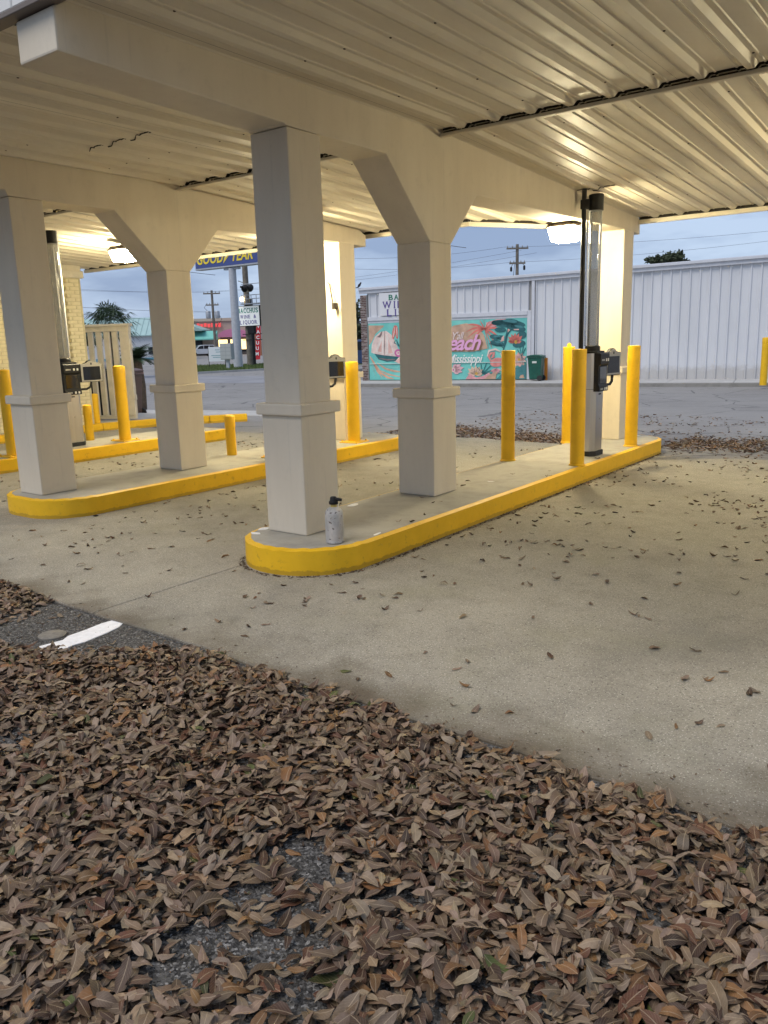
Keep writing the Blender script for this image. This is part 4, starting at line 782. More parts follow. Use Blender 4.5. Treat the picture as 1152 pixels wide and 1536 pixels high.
# liquor sign on its black post with light rack above
bs = thing('shop_sign', 'white liquor shop sign board on a black post by the grass verge', 'sign', (-42.2, 40.9, -.07))
MB().tube([(0, .1, 0), (0, .1, 5.0)], .13, 10).build('post', M_BLACK, bs)
MB().box(-1.5, .98, -.02, .22, 2.98, 4.52).build('sign_frame', M_BLACK, bs, bevel=.02)
sf = MB().box(-1.46, .94, -.035, -.022, 3.02, 4.48).build('sign_face', mat('lightbox_white', (.80, .82, .80), .5, emit=.12), bs)
M_TG2 = mat('sign_green_bright', (.02, .28, .20), .5); M_TP2 = mat('sign_violet', (.20, .17, .40), .5)
serif_text('BACCHUS', .36, M_TG2, sf, -.26, -.045, 4.16, .325, .012); serif_text('WINE &', .27, M_TP2, sf, -.26, -.045, 3.70, .30, .012); serif_text('LIQUOR', .30, M_TP2, sf, -.26, -.045, 3.28, .36, .012)
MB().box(-.38, .30, -.05, .20, 2.42, 2.975).build('control_box', M_BLACK, bs, bevel=.02)
for z in (2.38, 1.95): MB().tube([(-1.1, .1, z), (1.3, .1, z)], .03, 6).build('cross_rail', M_BLACK, bs)
ra = MB().box(-.75, 1.5, -.3, .5, 4.60, 4.68).build('light_rack', M_GALV, bs)
for x in (-.6, -.15, .4, .95, 1.4): MB().tube([(x, -.25, 4.68), (x, -.25, 5.28)], .028, 6).build('rack_post', M_GALV, ra)
for z in (5.0, 5.28, 6.1): MB().tube([(-.6, -.25, z), (1.45, -.25, z)], .028, 6).build('rack_rail', M_GALV, ra)
for x in (-.35, 1.45): MB().tube([(x, -.25, 5.28), (x, -.25, 6.1)], .028, 6).build('rack_post', M_GALV, ra)
for x in (-.05, .55):
    h_ = MB().lathe([(.28, 0), (.30, .08), (.22, .24), (.10, .34), (.08, .5)], 16).build('floodlight', M_BLACK, ra, (x, -.35, 5.75), (R(75), 0, 0), smooth=True)
# banner
fl = thing('feather_flag', 'tall red vertical banner with white letters beyond the liquor sign', 'flag', (*spot(388, 78), GZ), YAW)
MB().tube([(.34, 0, 0), (.30, 0, 3.9)], .03, 6).build('pole', M_GALV, fl)
fb = MB().prism([(-.42, .2), (.06, .25), (.28, 3.2), (.28, 3.75), (.1, 3.8), (-.16, 3.1)], -.02, .02, 'y').build('banner', mat('banner_red', (.50, .02, .03), .7), fl)
for k, ch in enumerate('VACUUM'): place('letter', text_mesh(ch, .44, mat('banner_white', (.8, .8, .8), .6), .012, 0, .012), fb, (.07 - k * .055, -.032, 3.35 - k * .52))
# mailbox cluster and white yard sign on the verge
mb = thing('mailbox_cluster', 'grey steel mailbox cluster on a single leg at the grass verge', 'mailbox', (-38.9, 35.2, -.07), .35)
MB().box(-.10, .10, -.10, .10, 0, .62).build('leg', M_PALEP, mb); bx_ = MB().box(-.42, .42, -.25, .25, .62, 1.72).build('box', mat('mailbox_grey', (.34, .36, .36), .5), mb, bevel=.02)
for r_ in range(4):
    for c_ in range(2): MB().box(-.39 + c_ * .40, -.02 + c_ * .40, -.258, -.251, .68 + r_ * .255, .90 + r_ * .255).build('mail_door', mat('mail_door_grey', (.40, .42, .42), .45), bx_)
ys_ = thing('yard_sign', 'white printed yard sign on two thin legs beside the mailboxes', 'sign', (-41.9, 36.9, -.07), .5)
for x in (-.62, .62): MB().box(x - .02, x + .02, 0, .04, 0, 1.55).build('leg', M_BLACK, ys_)
yb = MB().box(-.60, .60, -.012, .012, .45, 1.50).build('board', mat('yard_sign_white', (.68, .72, .76), .6), ys_)
M_PR = mat('pale_teal_print', (.20, .36, .40), .6)
for k, (a, b, z) in enumerate(((-.1, .25, 1.25), (-.05, .3, 1.10), (-.4, .3, .85), (-.3, .4, .72))): MB().box(a, b, -.016, -.0125, z, z + .05).build('print_bar', M_PR, yb)

# teal roofed white building
tbx, tby = spot(232, 105)
tl = thing('teal_roof_building', 'low white building with haze tinted teal metal roof beyond the palm', 'building', (tbx, tby, GZ), YAW + .12)
M_BW = mat('white_siding', (.58, .60, .63), .7, var=.05); M_TEAL = mat('hazed_teal_roof', (.33, .47, .46), .5, var=.06, scale=.5); M_GLS = mat('dark_window', (.02, .025, .03), .12)  # roof teal lightened, distance haze is put into its colour
MB().box(-12, 3.0, 0, 9, 0, 3.1).build('wall', M_BW, tl)
MB().prism([(-.4, 3.1), (-.4, 3.22), (4.6, 5.6), (9.6, 3.22), (9.6, 3.1)], -12.3, 3.2, 'x').build('roof', M_TEAL, tl)
for k in range(22): MB().box(-12.2 + k * .7, -12.16 + k * .7, 0, 5.5, 0, .05).build('roof_rib', M_TEAL, tl, (0, -.42, 3.23), (math.atan2(2.38, 5.0), 0, 0))
MB().box(-12, 3.02, -.03, 0, .02, .35).build('plinth', mat('blue_band', (.12, .32, .42), .6), tl)
for x in (-4.2, -2.4, -.9): f_ = MB().box(x, x + .95, -.04, .0, .75, 1.75).build('window', M_BW, tl); MB().box(x + .06, x + .89, -.05, -.041, .8, 1.7).build('pane', M_GLS, f_)
for x in range(-12, 3, 2): MB().box(x, x + .04, -.025, 0, .36, 3.08).build('batten', M_BW, tl)
# shopping strip
msx, msy = spot(300, 140)
ml = thing('shopping_strip', 'beige shopping strip with lit shopfronts, teal and pink awnings', 'building', (msx, msy, GZ), YAW - .05)
M_BEI = mat('beige_render', (.40, .33, .27), .8, var=.06, scale=.4); M_LITW = mat('lit_shop_window', (1, .72, .32), .4, emit=1.1)
MB().box(-22, 18, 0, 14, 0, 6.1).build('wall', M_BEI, ml); MB().box(-22.2, 18.2, -.25, 0, 5.75, 6.25).build('parapet', mat('tan_parapet', (.46, .38, .31), .8), ml)
MB().box(-22, 18, -.05, 0, 0, .5).build('base_course', mat('dark_base', (.12, .10, .09), .8), ml)
tr = MB().prism([(-8, 4.4), (-6.5, 5.5), (-1, 5.5), (2.2, 4.3), (2.2, 4.1), (-8, 4.1)], -6, -.26, 'y').build('teal_gable', mat('pale_teal', (.28, .42, .40), .6), ml)
MB().prism([(-6.2, 2.6), (-6.2, 2.8), (-3.9, 4.08), (-3.9, 2.6)], -8, 4.2, 'x').build('teal_awning', mat('teal_canvas', (.16, .46, .40), .7), ml)
m = MB(); P = [(-2.6 + 0, 0)]
arc = [(6.3 + 2.2 * math.cos(a) * 1.25, 3.0 + 1.35 * math.sin(a)) for a in [PI * k / 10 for k in range(11)]]
m.prism(arc, -1.6, -.06, 'y').build('pink_awning', mat('pink_canvas', (.55, .19, .33), .7), ml)
for x0, x1 in ((3.2, 5.0), (5.3, 6.9), (7.2, 8.6), (9.2, 11.0)):
    f_ = MB().box(x0, x1, -.06, 0, .5, 2.7).build('shop_window', M_BLACK, ml); MB().box(x0 + .1, x1 - .1, -.075, -.061, .9, 2.6).build('pane', M_LITW, f_)
for x0, x1 in ((-7, -4), (-3, .5)): f_ = MB().box(x0, x1, -.06, 0, .3, 2.6).build('shop_window', M_BLACK, ml); MB().box(x0 + .1, x1 - .1, -.075, -.061, .4, 2.5).build('pane', M_GLS, f_)
M_NEON = mat('red_shop_letters', (.75, .07, .07), .5, emit=.3)
place('lettering', text_mesh('SHOES', 1.15, M_NEON, .1, 0, .05, 1.15), ml, (3.3, -.35, 4.95)) if False else None
for k in range(7): MB().box(-.2 + k * .62, .25 + k * .62, -.36, -.27, 4.75 + (.0 if k > 2 else .1), 5.45 - (.12 if k % 2 else 0)).build('sign_letter', M_NEON, ml)
for k in range(3): MB().box(10.6 + k * .5, 11.0 + k * .5, -.36, -.27, 3.6, 4.3).build('sign_letter', M_NEON, ml)
ox_ = thing('brick_shop', 'orange brown brick shop front behind the red banner', 'building', (*spot(396, 120), GZ), YAW - .05)
MB().box(-2.0, 9, 0, 6, 0, 4.9).build('wall', mat('orange_brick_wall', (.30, .15, .09), .85, var=.1, scale=1), ox_); MB().box(-2.1, 9.1, -.1, 0, 4.4, 4.95).build('parapet', M_BEI, ox_)
f_ = MB().box(2.0, 3.4, -.06, 0, .1, 2.4).build('door', M_BLACK, ox_); MB().box(2.1, 3.3, -.075, -.061, .3, 2.3).build('pane', M_GLS, f_)

# white estate car parked before the strip
def car(label, x, y, rz, paint):
    t = thing('parked_car', label, 'car', (x, y, GZ), rz)
    prof = [(-2.3, .42), (-2.32, .95), (-2.1, 1.08), (-1.15, 1.16), (-.55, 1.70), (.2, 1.80), (1.9, 1.76), (2.28, 1.15), (2.33, .6), (2.3, .42), (1.85, .40), (1.72, .66), (1.45, .76), (1.15, .66), (1.02, .40), (-1.0, .40), (-1.12, .66), (-1.4, .76), (-1.68, .66), (-1.8, .40)]
    MB().prism(prof, -.92, .92, 'y').build('body', paint, t, bevel=.05)
    for sy in (-1, 1):
        w_ = MB(); w_.prism([(-.98, 1.18), (-.48, 1.62), (.10, 1.68), (.10, 1.18)], sy * .922, sy * .93, 'y').build('side_window', M_GLS, t)
        MB().prism([(.2, 1.18), (.2, 1.69), (1.0, 1.68), (1.0, 1.18)], sy * .922, sy * .93, 'y').build('side_window', M_GLS, t)
        MB().prism([(1.1, 1.18), (1.1, 1.68), (1.75, 1.66), (1.98, 1.2)], sy * .922, sy * .93, 'y').build('side_window', M_GLS, t)
        MB().box(-2.34, -2.28, sy * .62 - .16, sy * .62 + .16, .72, .90).build('headlight', M_BTN, t); MB().box(-1.05, -.9, sy * .93, sy * 1.10, 1.12, 1.28).build('mirror', paint, t, bevel=.02) if sy else 0
        for xx in (-1.4, 1.45): wh = MB().tube([(xx, sy * .70, .36), (xx, sy * .93, .36)], .36, 20).build('wheel', M_BLACKR, t, bevel=.02); MB().tube([(xx, sy * .931, .36), (xx, sy * .94, .36)], .22, 14).build('rim', M_ALU, wh)
    MB().poly([(-1.14, -.80, 1.20), (-1.14, .80, 1.20), (-.58, .74, 1.70), (-.58, -.74, 1.70)]).build('windscreen', M_GLS, t, (-.03, 0, .03))
    MB().box(-2.36, -2.3, -.45, .45, .62, .86).build('grille', M_BLACK, t); MB().box(-2.38, -2.28, -.88, .88, .40, .58).build('bumper', M_BLACK, t, bevel=.02)
    return t
car('white estate car parked before the teal awning of the strip', *spot(301, 128), YAW + .55, mat('white_car_paint', (.62, .65, .68), .3, coat=.5))
car('dark blue car parked beyond the brick corner pillar of the store', *spot(536, 48), YAW + .2, mat('blue_car_paint', (.035, .07, .17), .3, coat=.5))

# ------------------------------------------------------------------ utility poles and wires
def utility_pole(label, x, y, z, H, rz, tank=True):
    t = thing('utility_pole', label, 'utility pole', (x, y, z), rz, 'wooden utility poles')
    MB().lathe([(.18, 0), (.13, H)], 12).build('shaft', M_WOOD, t, smooth=True)
    for zz, L in ((H - .35, .95), (H - 1.6, .7)):
        c_ = MB().box(-L, L, -.16, -.05, zz - .07, zz + .07).build('crossarm', M_WOOD, t)
        for k in (-1, -.5, .5, 1): MB().lathe([(.03, zz + .07), (.05, zz + .14), (.03, zz + .24)], 8, (k * (L - .08), -.1)).build('insulator', mat('insulator_grey', (.3, .3, .3), .4), c_)
    if tank:
        for sx in (-1, 1): MB().lathe([(.05, 0), (.26, .03), (.28, .10), (.28, .75), (.24, .82), (.06, .86)], 14, (sx * .52, -.25)).build('transformer', M_GALV, t, (0, 0, H - 3.1), smooth=True)
        MB().tube([(-.52, -.3, H - 2.3), (-.9, -.3, H - 1.9), (-.7, -.1, H - 1.5)], .025, 5).build('lead', M_BLACK, t); MB().tube([(.52, -.3, H - 2.3), (1.0, -.3, H - 3.2), (.4, -.2, H - 3.9), (.2, -.1, H - 4.6)], .025, 5).build('lead', M_BLACK, t)
    else:
        for sx, dz in ((-.55, -2.3), (.6, -2.2), (-.35, -3.0)): MB().lathe([(.03, 0), (.10, .05), (.10, .35), (.03, .42)], 8, (sx, -.15)).build('fuse', M_BLACK, t, (0, 0, H + dz)); MB().tube([(sx, -.15, H + dz + .4), (sx * .6, -.1, H - 1.55)], .02, 5).build('lead', M_BLACK, t)
    return t
u1 = spot(323, 92); utility_pole('wooden utility pole carrying two grey transformers before the strip', *u1, GZ, 7.75, YAW)
u2 = spot(775, 72); utility_pole('wooden utility pole rising behind the white metal store roof', *u2, GZ, 9.6, YAW, False)
M_WIRE = mat('black_wire', (.03, .03, .035), .6)
def wire_run(label, a, b, sag, r=.010, grp='overhead wires'):
    a, b = Vector(a), Vector(b); pts = []
    for k in range(25): q = k / 24; p = a.lerp(b, q); p.z -= sag * 4 * q * (1 - q); pts.append(p)
    tag(MB().tube(pts, r, 5).build('overhead_wire', M_WIRE), label, 'wire', grp)
P1 = Vector((*u1, 0)); P2 = Vector((*u2, 0)); rt = Vector((math.cos(YAW), math.sin(YAW), 0))
for k, (off, z) in enumerate(((-1.15, 7.6), (1.15, 7.6))):
    wire_run('thin overhead wire strung from the transformer pole past the sign pole', P1 + rt * off + Vector((0, 0, z + GZ)), Vector((-30, 62 + 3 * k, 8.9)), .5)
    wire_run('thin overhead wire running from the transformer pole over the teal roof', P1 + rt * off + Vector((0, 0, z + GZ)), Vector((*spot(-120, 60 + 4 * k), 7.2)), .4)
for k, (off, z) in enumerate(((-1.15, 9.4), (-.65, 8.1))):
    wire_run('thin overhead wire leaving the pole behind the store leftwards', P2 + rt * off + Vector((0, 0, z + GZ)), Vector((*spot(330 - 60 * (k % 2), 66 - 6 * k), 9.2 - .9 * k)), .9)
    wire_run('thin overhead wire crossing above the white store roof', P2 + rt * off + Vector((0, 0, z + GZ)), Vector((*spot(1500, 62 - 3 * k), 10.6 - .7 * k)), .7)
wire_run('thin service wire descending across the gap beside the front pillar', (*spot(480, 40), 7.9), (*spot(700, 34), 5.2), .25, .012)
wire_run('thin service wire hanging above the palm tree', (*spot(-60, 36), 8.0), (*spot(330, 40), 4.9), .5, .012)
wire_run('thin lower service wire passing behind the palm crown', (*spot(40, 60), 4.6), (*spot(330, 64), 3.3), .15, .012)
wire_run('thin upper service wire passing behind the palm crown', (*spot(40, 60), 5.0), (*spot(330, 64), 4.1), .15, .012)

# ------------------------------------------------------------------ plants
M_PALM = mat('palm_leaf', (.018, .042, .014), .6, c2=(.04, .07, .026), scale=3); M_TRUNK = mat('palm_trunk', (.11, .08, .055), .95, var=.3, scale=9, bump=.5)
px, py = spot(168, 45)
pt = thing('palm_tree', 'fan palm with a round dark green crown behind the slatted gate', 'tree', (px, py, GZ))
MB().lathe([(.20, 0), (.17, 1.2), (.15, 2.3), (.10, 2.75)], 14).build('trunk', M_TRUNK, pt, smooth=True)
m = MB()
for k in range(38):
    az = k * 2.39996 + random.uniform(-.2, .2); el = R(80 - 135 * (k / 46) + random.uniform(-8, 8)); L = random.uniform(.75, 1.0)
    d = Vector((math.cos(az) * math.cos(el), math.sin(az) * math.cos(el), math.sin(el))); p = Vector((0, 0, 2.72)) + d * L; s_ = d.cross(Vector((0, 0, 1))).normalized(); up = s_.cross(d)
    q0 = Vector((0, 0, 2.72)); m.poly([q0 - s_ * .015, q0 + s_ * .015, p + s_ * .01, p - s_ * .01])
    for b in range(13):
        a = R(-105 + 210 * b / 12); bl = random.uniform(.85, 1.2) * (1 - .25 * abs(a) / 1.8)
        v = (d * math.cos(a) + s_ * math.sin(a)).normalized(); tip = p + v * bl - Vector((0, 0, (.26 * bl) * (1 + random.random()))) ; mid = p + v * bl * .55 + up * .03
        n_ = v.cross(up).normalized() * .036
        m.poly([p, mid + n_, tip, mid - n_])
m.build('crown', M_PALM, pt, fix=False)
sx_, sy_ = spot(203, 21)
sp = thing('sago_palm', 'low dark sago palm with stiff arching fronds behind the brown bin', 'plant', (sx_, sy_, GZ))
MB().lathe([(.16, 0), (.18, .7), (.12, 1.42)], 12).build('trunk', M_TRUNK, sp, smooth=True)
m = MB()
for k in range(34):
    az = k * 2.39996; el = R(70 - 75 * (k / 34)); L = random.uniform(.65, .85); c0 = Vector((0, 0, 1.40)); h = Vector((math.cos(az), math.sin(az), 0)); side = Vector((-h.y, h.x, 0)); pp = None
    for i in range(13):
        q = i / 12; P_ = c0 + h * (L * q * math.cos(el * (1 - .5 * q))) + Vector((0, 0, L * math.sin(el) * q - .30 * q * q))
        if pp is not None:
            for sgn in (-1, 1):
                l_ = .17 * math.sin(PI * min(1, .2 + .8 * q)) + .03; m.poly([pp, P_, P_ + side * sgn * l_ + h * .06 + Vector((0, 0, .02))])
            m.poly([pp + side * .008, P_ + side * .008, P_ - side * .008, pp - side * .008])
        pp = P_
m.build('crown', M_PALM, sp, fix=False)
M_LEAFT = mat('tree_foliage', (.018, .028, .012), .8, c2=(.045, .06, .025), scale=.8)
def tree(label, x, y, z, H, rad, flat=1.0, nl=2600, seed=1):
    rr = random.Random(seed); t = thing('broadleaf_tree', label, 'tree', (x, y, z))
    MB().tube([(0, 0, 0), (.1, 0, H * .4), (-.1, .1, H * .75)], [.28, .22, .10], 8).build('trunk', M_WOOD, t, smooth=True)
    m = MB(); cl = [(Vector((rr.gauss(0, .5) * rad, rr.gauss(0, .5) * rad, H - rad * flat * .8 + rr.uniform(-.6, .6) * rad * flat)), rr.uniform(.22, .42) * rad) for _ in range(20)]
    for c_, r_ in cl[:7]: m.tube([(0, 0, H * .5), tuple(Vector((0, 0, H * .5)).lerp(c_, .6) + Vector((0, 0, -.1))), tuple(c_)], [.09, .05, .02], 5)
    br = m.build('limbs', M_WOOD, t); m = MB()
    for _ in range(nl):
        c_, r_ = rr.choice(cl); v = Vector((rr.gauss(0, 1), rr.gauss(0, 1), rr.gauss(0, .8) * flat)).normalized() * r_ * rr.uniform(.35, 1.05); p = c_ + v
        a = Vector((rr.gauss(0, 1), rr.gauss(0, 1), rr.gauss(0, 1))).normalized(); b = a.orthogonal().normalized(); s_ = rr.uniform(.10, .20)
        m.poly([p - a * s_, p + b * s_ * .6, p + a * s_, p - b * s_ * .6])
    m.build('crown', M_LEAFT, t, fix=False); return t
tree('dark tree crown showing above the white store roof line', *spot(1000, 72), GZ, 8.45, 1.45, .55, 2000, 3)
tree('dark broadleaf tree beyond the brick corner pillar of the store', *spot(538, 62), GZ, 4.6, 2.2, 1.0, 3200, 5)
tree('small dark tree beside the brick pier far beyond the gate', *spot(112, 80), GZ, 3.7, 1.6, .7, 1500, 8)
# ------------------------------------------------------------------ fallen leaves
g = NG('dry_leaf', .62, .35)
at_ = g.t.nodes.new('ShaderNodeAttribute'); at_.attribute_name = 'leaf_colour'; base = at_.outputs['Color']
uvn = g.t.nodes.new('ShaderNodeUVMap'); uvn.uv_map = 'leaf_uv'; sx2 = g.t.nodes.new('ShaderNodeSeparateXYZ'); g.t.links.new(uvn.outputs['UV'], sx2.inputs[0])
av = g.math('ABSOLUTE', g.math('SUBTRACT', sx2.outputs[1], .5))
rib = g.math('LESS_THAN', av, .035)
vein = g.math('GREATER_THAN', g.math('SINE', g.math('MULTIPLY', g.math('ADD', sx2.outputs[0], g.math('MULTIPLY', av, -.5)), 62.0)), .86)
c = g.mix(g.math('MULTIPLY', g.ramp(g.noise(55, 5, .7), [(.4, (0, 0, 0)), (.7, (1, 1, 1))]), .35), base, (.055, .032, .02))
c = g.mix(g.math('MULTIPLY', vein, .16), c, (.33, .25, .17)); c = g.mix(g.math('MULTIPLY', rib, .45), c, (.40, .31, .21))
g.color(c); g.bump(g.noise(220, 3), .25, .003); M_LEAF = g.m

PALETTE = [((.235, .172, .122), .32), ((.150, .098, .064), .24), ((.27, .190, .115), .10), ((.215, .108, .042), .10), ((.055, .030, .019), .13), ((.105, .044, .024), .10), ((.070, .085, .022), .008)]
PC = np.array([p[0] for p in PALETTE]) * .86; PW = np.array([p[1] for p in PALETTE]); PW /= PW.sum()

def template(ns, nw):
    """leaf outline as stations along the blade; returns (u, v) per vertex and triangles"""
    uv = [(0.0, 0.0)]; us = [(i + 1) / (ns + 1) for i in range(ns)]; vs = [-1 + 2 * j / (nw - 1) for j in range(nw)]
    for u in us:
        for v in vs: uv.append((u, v))
    uv.append((1.0, 0.0)); last = len(uv) - 1; T = []
    for j in range(nw - 1): T.append((0, 1 + j + 1, 1 + j)); e = 1 + (ns - 1) * nw; T.append((last, e + j, e + j + 1))
    for i in range(ns - 1):
        for j in range(nw - 1):
            a = 1 + i * nw + j; b = a + 1; c = a + nw; d = c + 1; T += [(a, b, d), (a, d, c)]
    return np.array(uv), np.array(T)
def leaf_verts(uv, L, W, curl, fold, twist, yaw, tilt, tdir):
    """vectorised: N leaves from one template; returns (N, nv, 3) about each leaf's centre"""
    u = uv[None, :, 0]; v = uv[None, :, 1]; N = len(L)
    wu = np.sin(np.pi * np.clip(u, 0, 1) ** .97) ** .60
    x = L[:, None] * (u - .5); yy = W[:, None] / 2 * wu * v
    z = curl[:, None] * L[:, None] * ((u - .5) ** 2 * 4 - .35) + fold[:, None] * W[:, None] / 2 * wu * np.abs(v) ** 1.4 + twist[:, None] * x * yy / (L[:, None] * .5)
    z = z + .04 * L[:, None] * np.sin(9 * u + yaw[:, None] * 5) * np.abs(v)
    asym = (1 + .10 * np.sin(yaw * 7.3)[:, None] * np.sign(v) + .06 * np.sin(13 * u + yaw[:, None] * 11 + 2 * v)); yy = yy * asym; yy = yy + .10 * L[:, None] * np.sin(yaw * 3.1)[:, None] * (u - .5) ** 2 * 2
    # tilt about a horizontal axis, then yaw
    ca, sa = np.cos(yaw)[:, None], np.sin(yaw)[:, None]
    X = x * ca - yy * sa; Y = x * sa + yy * ca
    ax, ay = np.cos(tdir)[:, None], np.sin(tdir)[:, None]; d = X * ax + Y * ay; ct, st_ = np.cos(tilt)[:, None], np.sin(tilt)[:, None]
    nd = d * ct - z * st_; nz_ = d * st_ + z * ct
    return np.stack([X + ax * (nd - d), Y + ay * (nd - d), nz_], -1)
def leaf_mesh(name, V, T, uv, C):
    """V (N, nv, 3), one colour per leaf"""
    N, nv = V.shape[:2]; me = bpy.data.meshes.new(name); F = (T[None] + (np.arange(N) * nv)[:, None, None]).reshape(-1, 3)
    me.vertices.add(N * nv); me.vertices.foreach_set('co', V.reshape(-1).astype(np.float32))
    me.loops.add(F.size); me.loops.foreach_set('vertex_index', F.reshape(-1).astype(np.int32))
    me.polygons.add(len(F)); me.polygons.foreach_set('loop_start', (np.arange(len(F)) * 3).astype(np.int32)); me.polygons.foreach_set('loop_total', np.full(len(F), 3, np.int32))
    me.polygons.foreach_set('use_smooth', np.ones(len(F), bool))
    me.update(calc_edges=True)
    a = me.attributes.new('leaf_colour', 'FLOAT_COLOR', 'POINT'); cc = np.concatenate([np.repeat(C, nv, 0), np.ones((N * nv, 1))], 1); a.data.foreach_set('color', cc.reshape(-1).astype(np.float32))
    uvl = me.uv_layers.new(name='leaf_uv'); U = np.stack([uv[:, 0], uv[:, 1] * .5 + .5], -1); UU = np.tile(U, (N, 1))[F.reshape(-1)]; uvl.data.foreach_set('uv', UU.reshape(-1).astype(np.float32))
    me.materials.append(M_LEAF); return me
def colours(N):
    k = RNG.choice(len(PC), N, p=PW); return PC[k] * RNG.uniform(.55, 1.38, (N, 1)) * RNG.uniform(.95, 1.05, (N, 3)), k

# where the litter lies: bare asphalt patches and the bare strip by the white line
GAPS = [(2.25, -2.57, .10, .06), (2.37, -2.63, .12, .07), (2.31, -2.79, .11, .07), (2.62, -2.60, .08, .05), (2.31, -2.99, .14, .08), (2.49, -2.92, .16, .10), (2.34, -3.11, .12, .08), (2.65, -3.01, .09, .08), (2.95, -2.87, .07, .04), (.74, -2.72, .14, .07), (1.50, -1.72, .09, .05), (2.44, -2.78, .10, .06)]
BND = [(-3, -2.6), (-.6, -2.26), (-.22, -2.17), (-.04, -2.07), (.26, -1.98), (.42, -1.83), (.58, -1.66), (.79, -1.57), (1.0, -1.55), (8, -1.5)]
def edge_y(x): return np.interp(x, [b[0] for b in BND], [b[1] for b in BND])
def bump2(x, y): return np.sin(x * 5.1 + 1.3 * np.sin(y * 3.7)) * np.sin(y * 6.3 + 1.1 * np.sin(x * 4.1))
NMAIN = 34000
x = RNG.uniform(-1.6, 5.0, NMAIN * 2); y = RNG.uniform(-3.9, -1.45, NMAIN * 2)
e = np.minimum(edge_y(x), np.interp(x, [-10, 10], [near_edge(-10), near_edge(10)]) - .03) + .03 * np.sin(x * 17) + .02 * np.sin(x * 41)
keep = y < e + .012 * RNG.normal(size=len(x))
corner = (x < -.62 + .12 * np.sin(y * 9)) & (y > -2.0) & (y < np.interp(x, [-10, 10], [near_edge(-10), near_edge(10)]) - .02) & (RNG.random(len(x)) < np.clip((-.55 - x) * 1.6, 0, .85))
keep = (keep | corner) & (y > -3.95)
gd = np.full(len(x), 9.0)
for gx, gy, ra, rb in GAPS:
    ra, rb = ra * .78, rb * .78; th = .61; dx, dy = x - gx, y - gy; a = dx * math.cos(th) + dy * math.sin(th); b = -dx * math.sin(th) + dy * math.cos(th)
    gd = np.minimum(gd, np.sqrt((a / ra) ** 2 + (b / rb) ** 2) + .25 * bump2(x * 3, y * 3))
keep &= RNG.random(len(x)) < np.clip((gd - .55) * .75, .05, 1)
keep &= RNG.random(len(x)) < np.clip(.88 + .25 * bump2(x, y), .3, 1)
x, y, gd = x[keep][:NMAIN], y[keep][:NMAIN], gd[keep][:NMAIN]; N = len(x)
L = np.clip(np.where(RNG.random(N) < .10, RNG.uniform(.075, .105, N), RNG.normal(.060, .014, N)), .020, .105); W = L * RNG.uniform(.32, .45, N)
# pile up: a height grid raised by every leaf laid on it
cell = .035; gx0, gy0 = -2.0, -4.2; H = np.zeros((260, 100)); z = np.zeros(N)
gi = ((x - gx0) / cell).astype(int); gj = ((y - gy0) / cell).astype(int)
for k in range(N):
    i, j = gi[k], gj[k]; blk = H[i - 1:i + 2, j - 1:j + 2]; h = .5 * blk.max() + .5 * blk.mean(); z[k] = h
    H[i, j] = min(.075, max(H[i, j], h) + .0042); H[i - 1:i + 2, j - 1:j + 2] = np.maximum(blk, h * .85)
tilt = np.abs(RNG.normal(0, .30, N)); tilt[gd < 1.1] *= .5
uvT, TT = template(5, 3)
pr = dict(L=L, W=W, curl=RNG.normal(.0, .17, N), fold=RNG.normal(.05, .34, N), twist=RNG.normal(0, .40, N), yaw=RNG.uniform(0, 2 * PI, N), tilt=tilt, tdir=RNG.uniform(0, 2 * PI, N))
V = leaf_verts(uvT, **pr); zmin = V[:, :, 2].min(1)
zc = -.013 + z * .9 + .0012 * RNG.random(N); zc = np.where(z < .004, -.0135 - zmin, zc - .45 * zmin); 
low = zc + zmin; zc = np.where(low < -.0135, -.0135 - zmin, zc)
C, kind = colours(N)
P = np.stack([x, y, zc], -1)
# scattered leaves over the forecourt, the islands and the street drift
def scatter(n, fx, fy, fz, dens, smin=.035, smax=.075, tone=.95):
    X = fx(n); Y = fy(n); k = RNG.random(n) < dens(X, Y); X, Y = X[k], Y[k]; n = len(X); L2 = RNG.uniform(smin, smax, n)
    q = dict(L=L2, W=L2 * RNG.uniform(.26, .42, n), curl=RNG.normal(.12, .14, n), fold=np.abs(RNG.normal(.45, .35, n)), twist=RNG.normal(0, .35, n), yaw=RNG.uniform(0, 2 * PI, n), tilt=np.abs(RNG.normal(0, .14, n)), tdir=RNG.uniform(0, 2 * PI, n))
    v = leaf_verts(uvT, **q); zz = fz(X, Y) + .0008 - v[:, :, 2].min(1); c_, kk = colours(n); return np.stack([X, Y, zz], -1), v, c_ * tone, kk, L2
def clump(x, y): return np.clip(.42 + .6 * bump2(x * .45 + 2, y * .4), .16, 1)
isl = lambda X, Y: ((X > -.56) & (X < .5) & (Y > -.42)) | ((X > -3.92) & (X < -2.83) & (Y > -.48)) | ((X > -7.28) & (X < -6.24) & (Y > -.35))
flat0 = lambda X, Y: np.zeros(len(X))
zst = np.vectorize(gz)
S1 = scatter(5200, lambda n: RNG.uniform(-6.2, 5.5, n), lambda n: RNG.uniform(-1.45, 6.1, n), flat0, lambda X, Y: np.where(isl(X, Y), 0, clump(X, Y) * np.clip(.60 + .40 * (Y > 1.2) * (X > .5) + .4 * (X > .45) * (X < .56), 0, 1)))
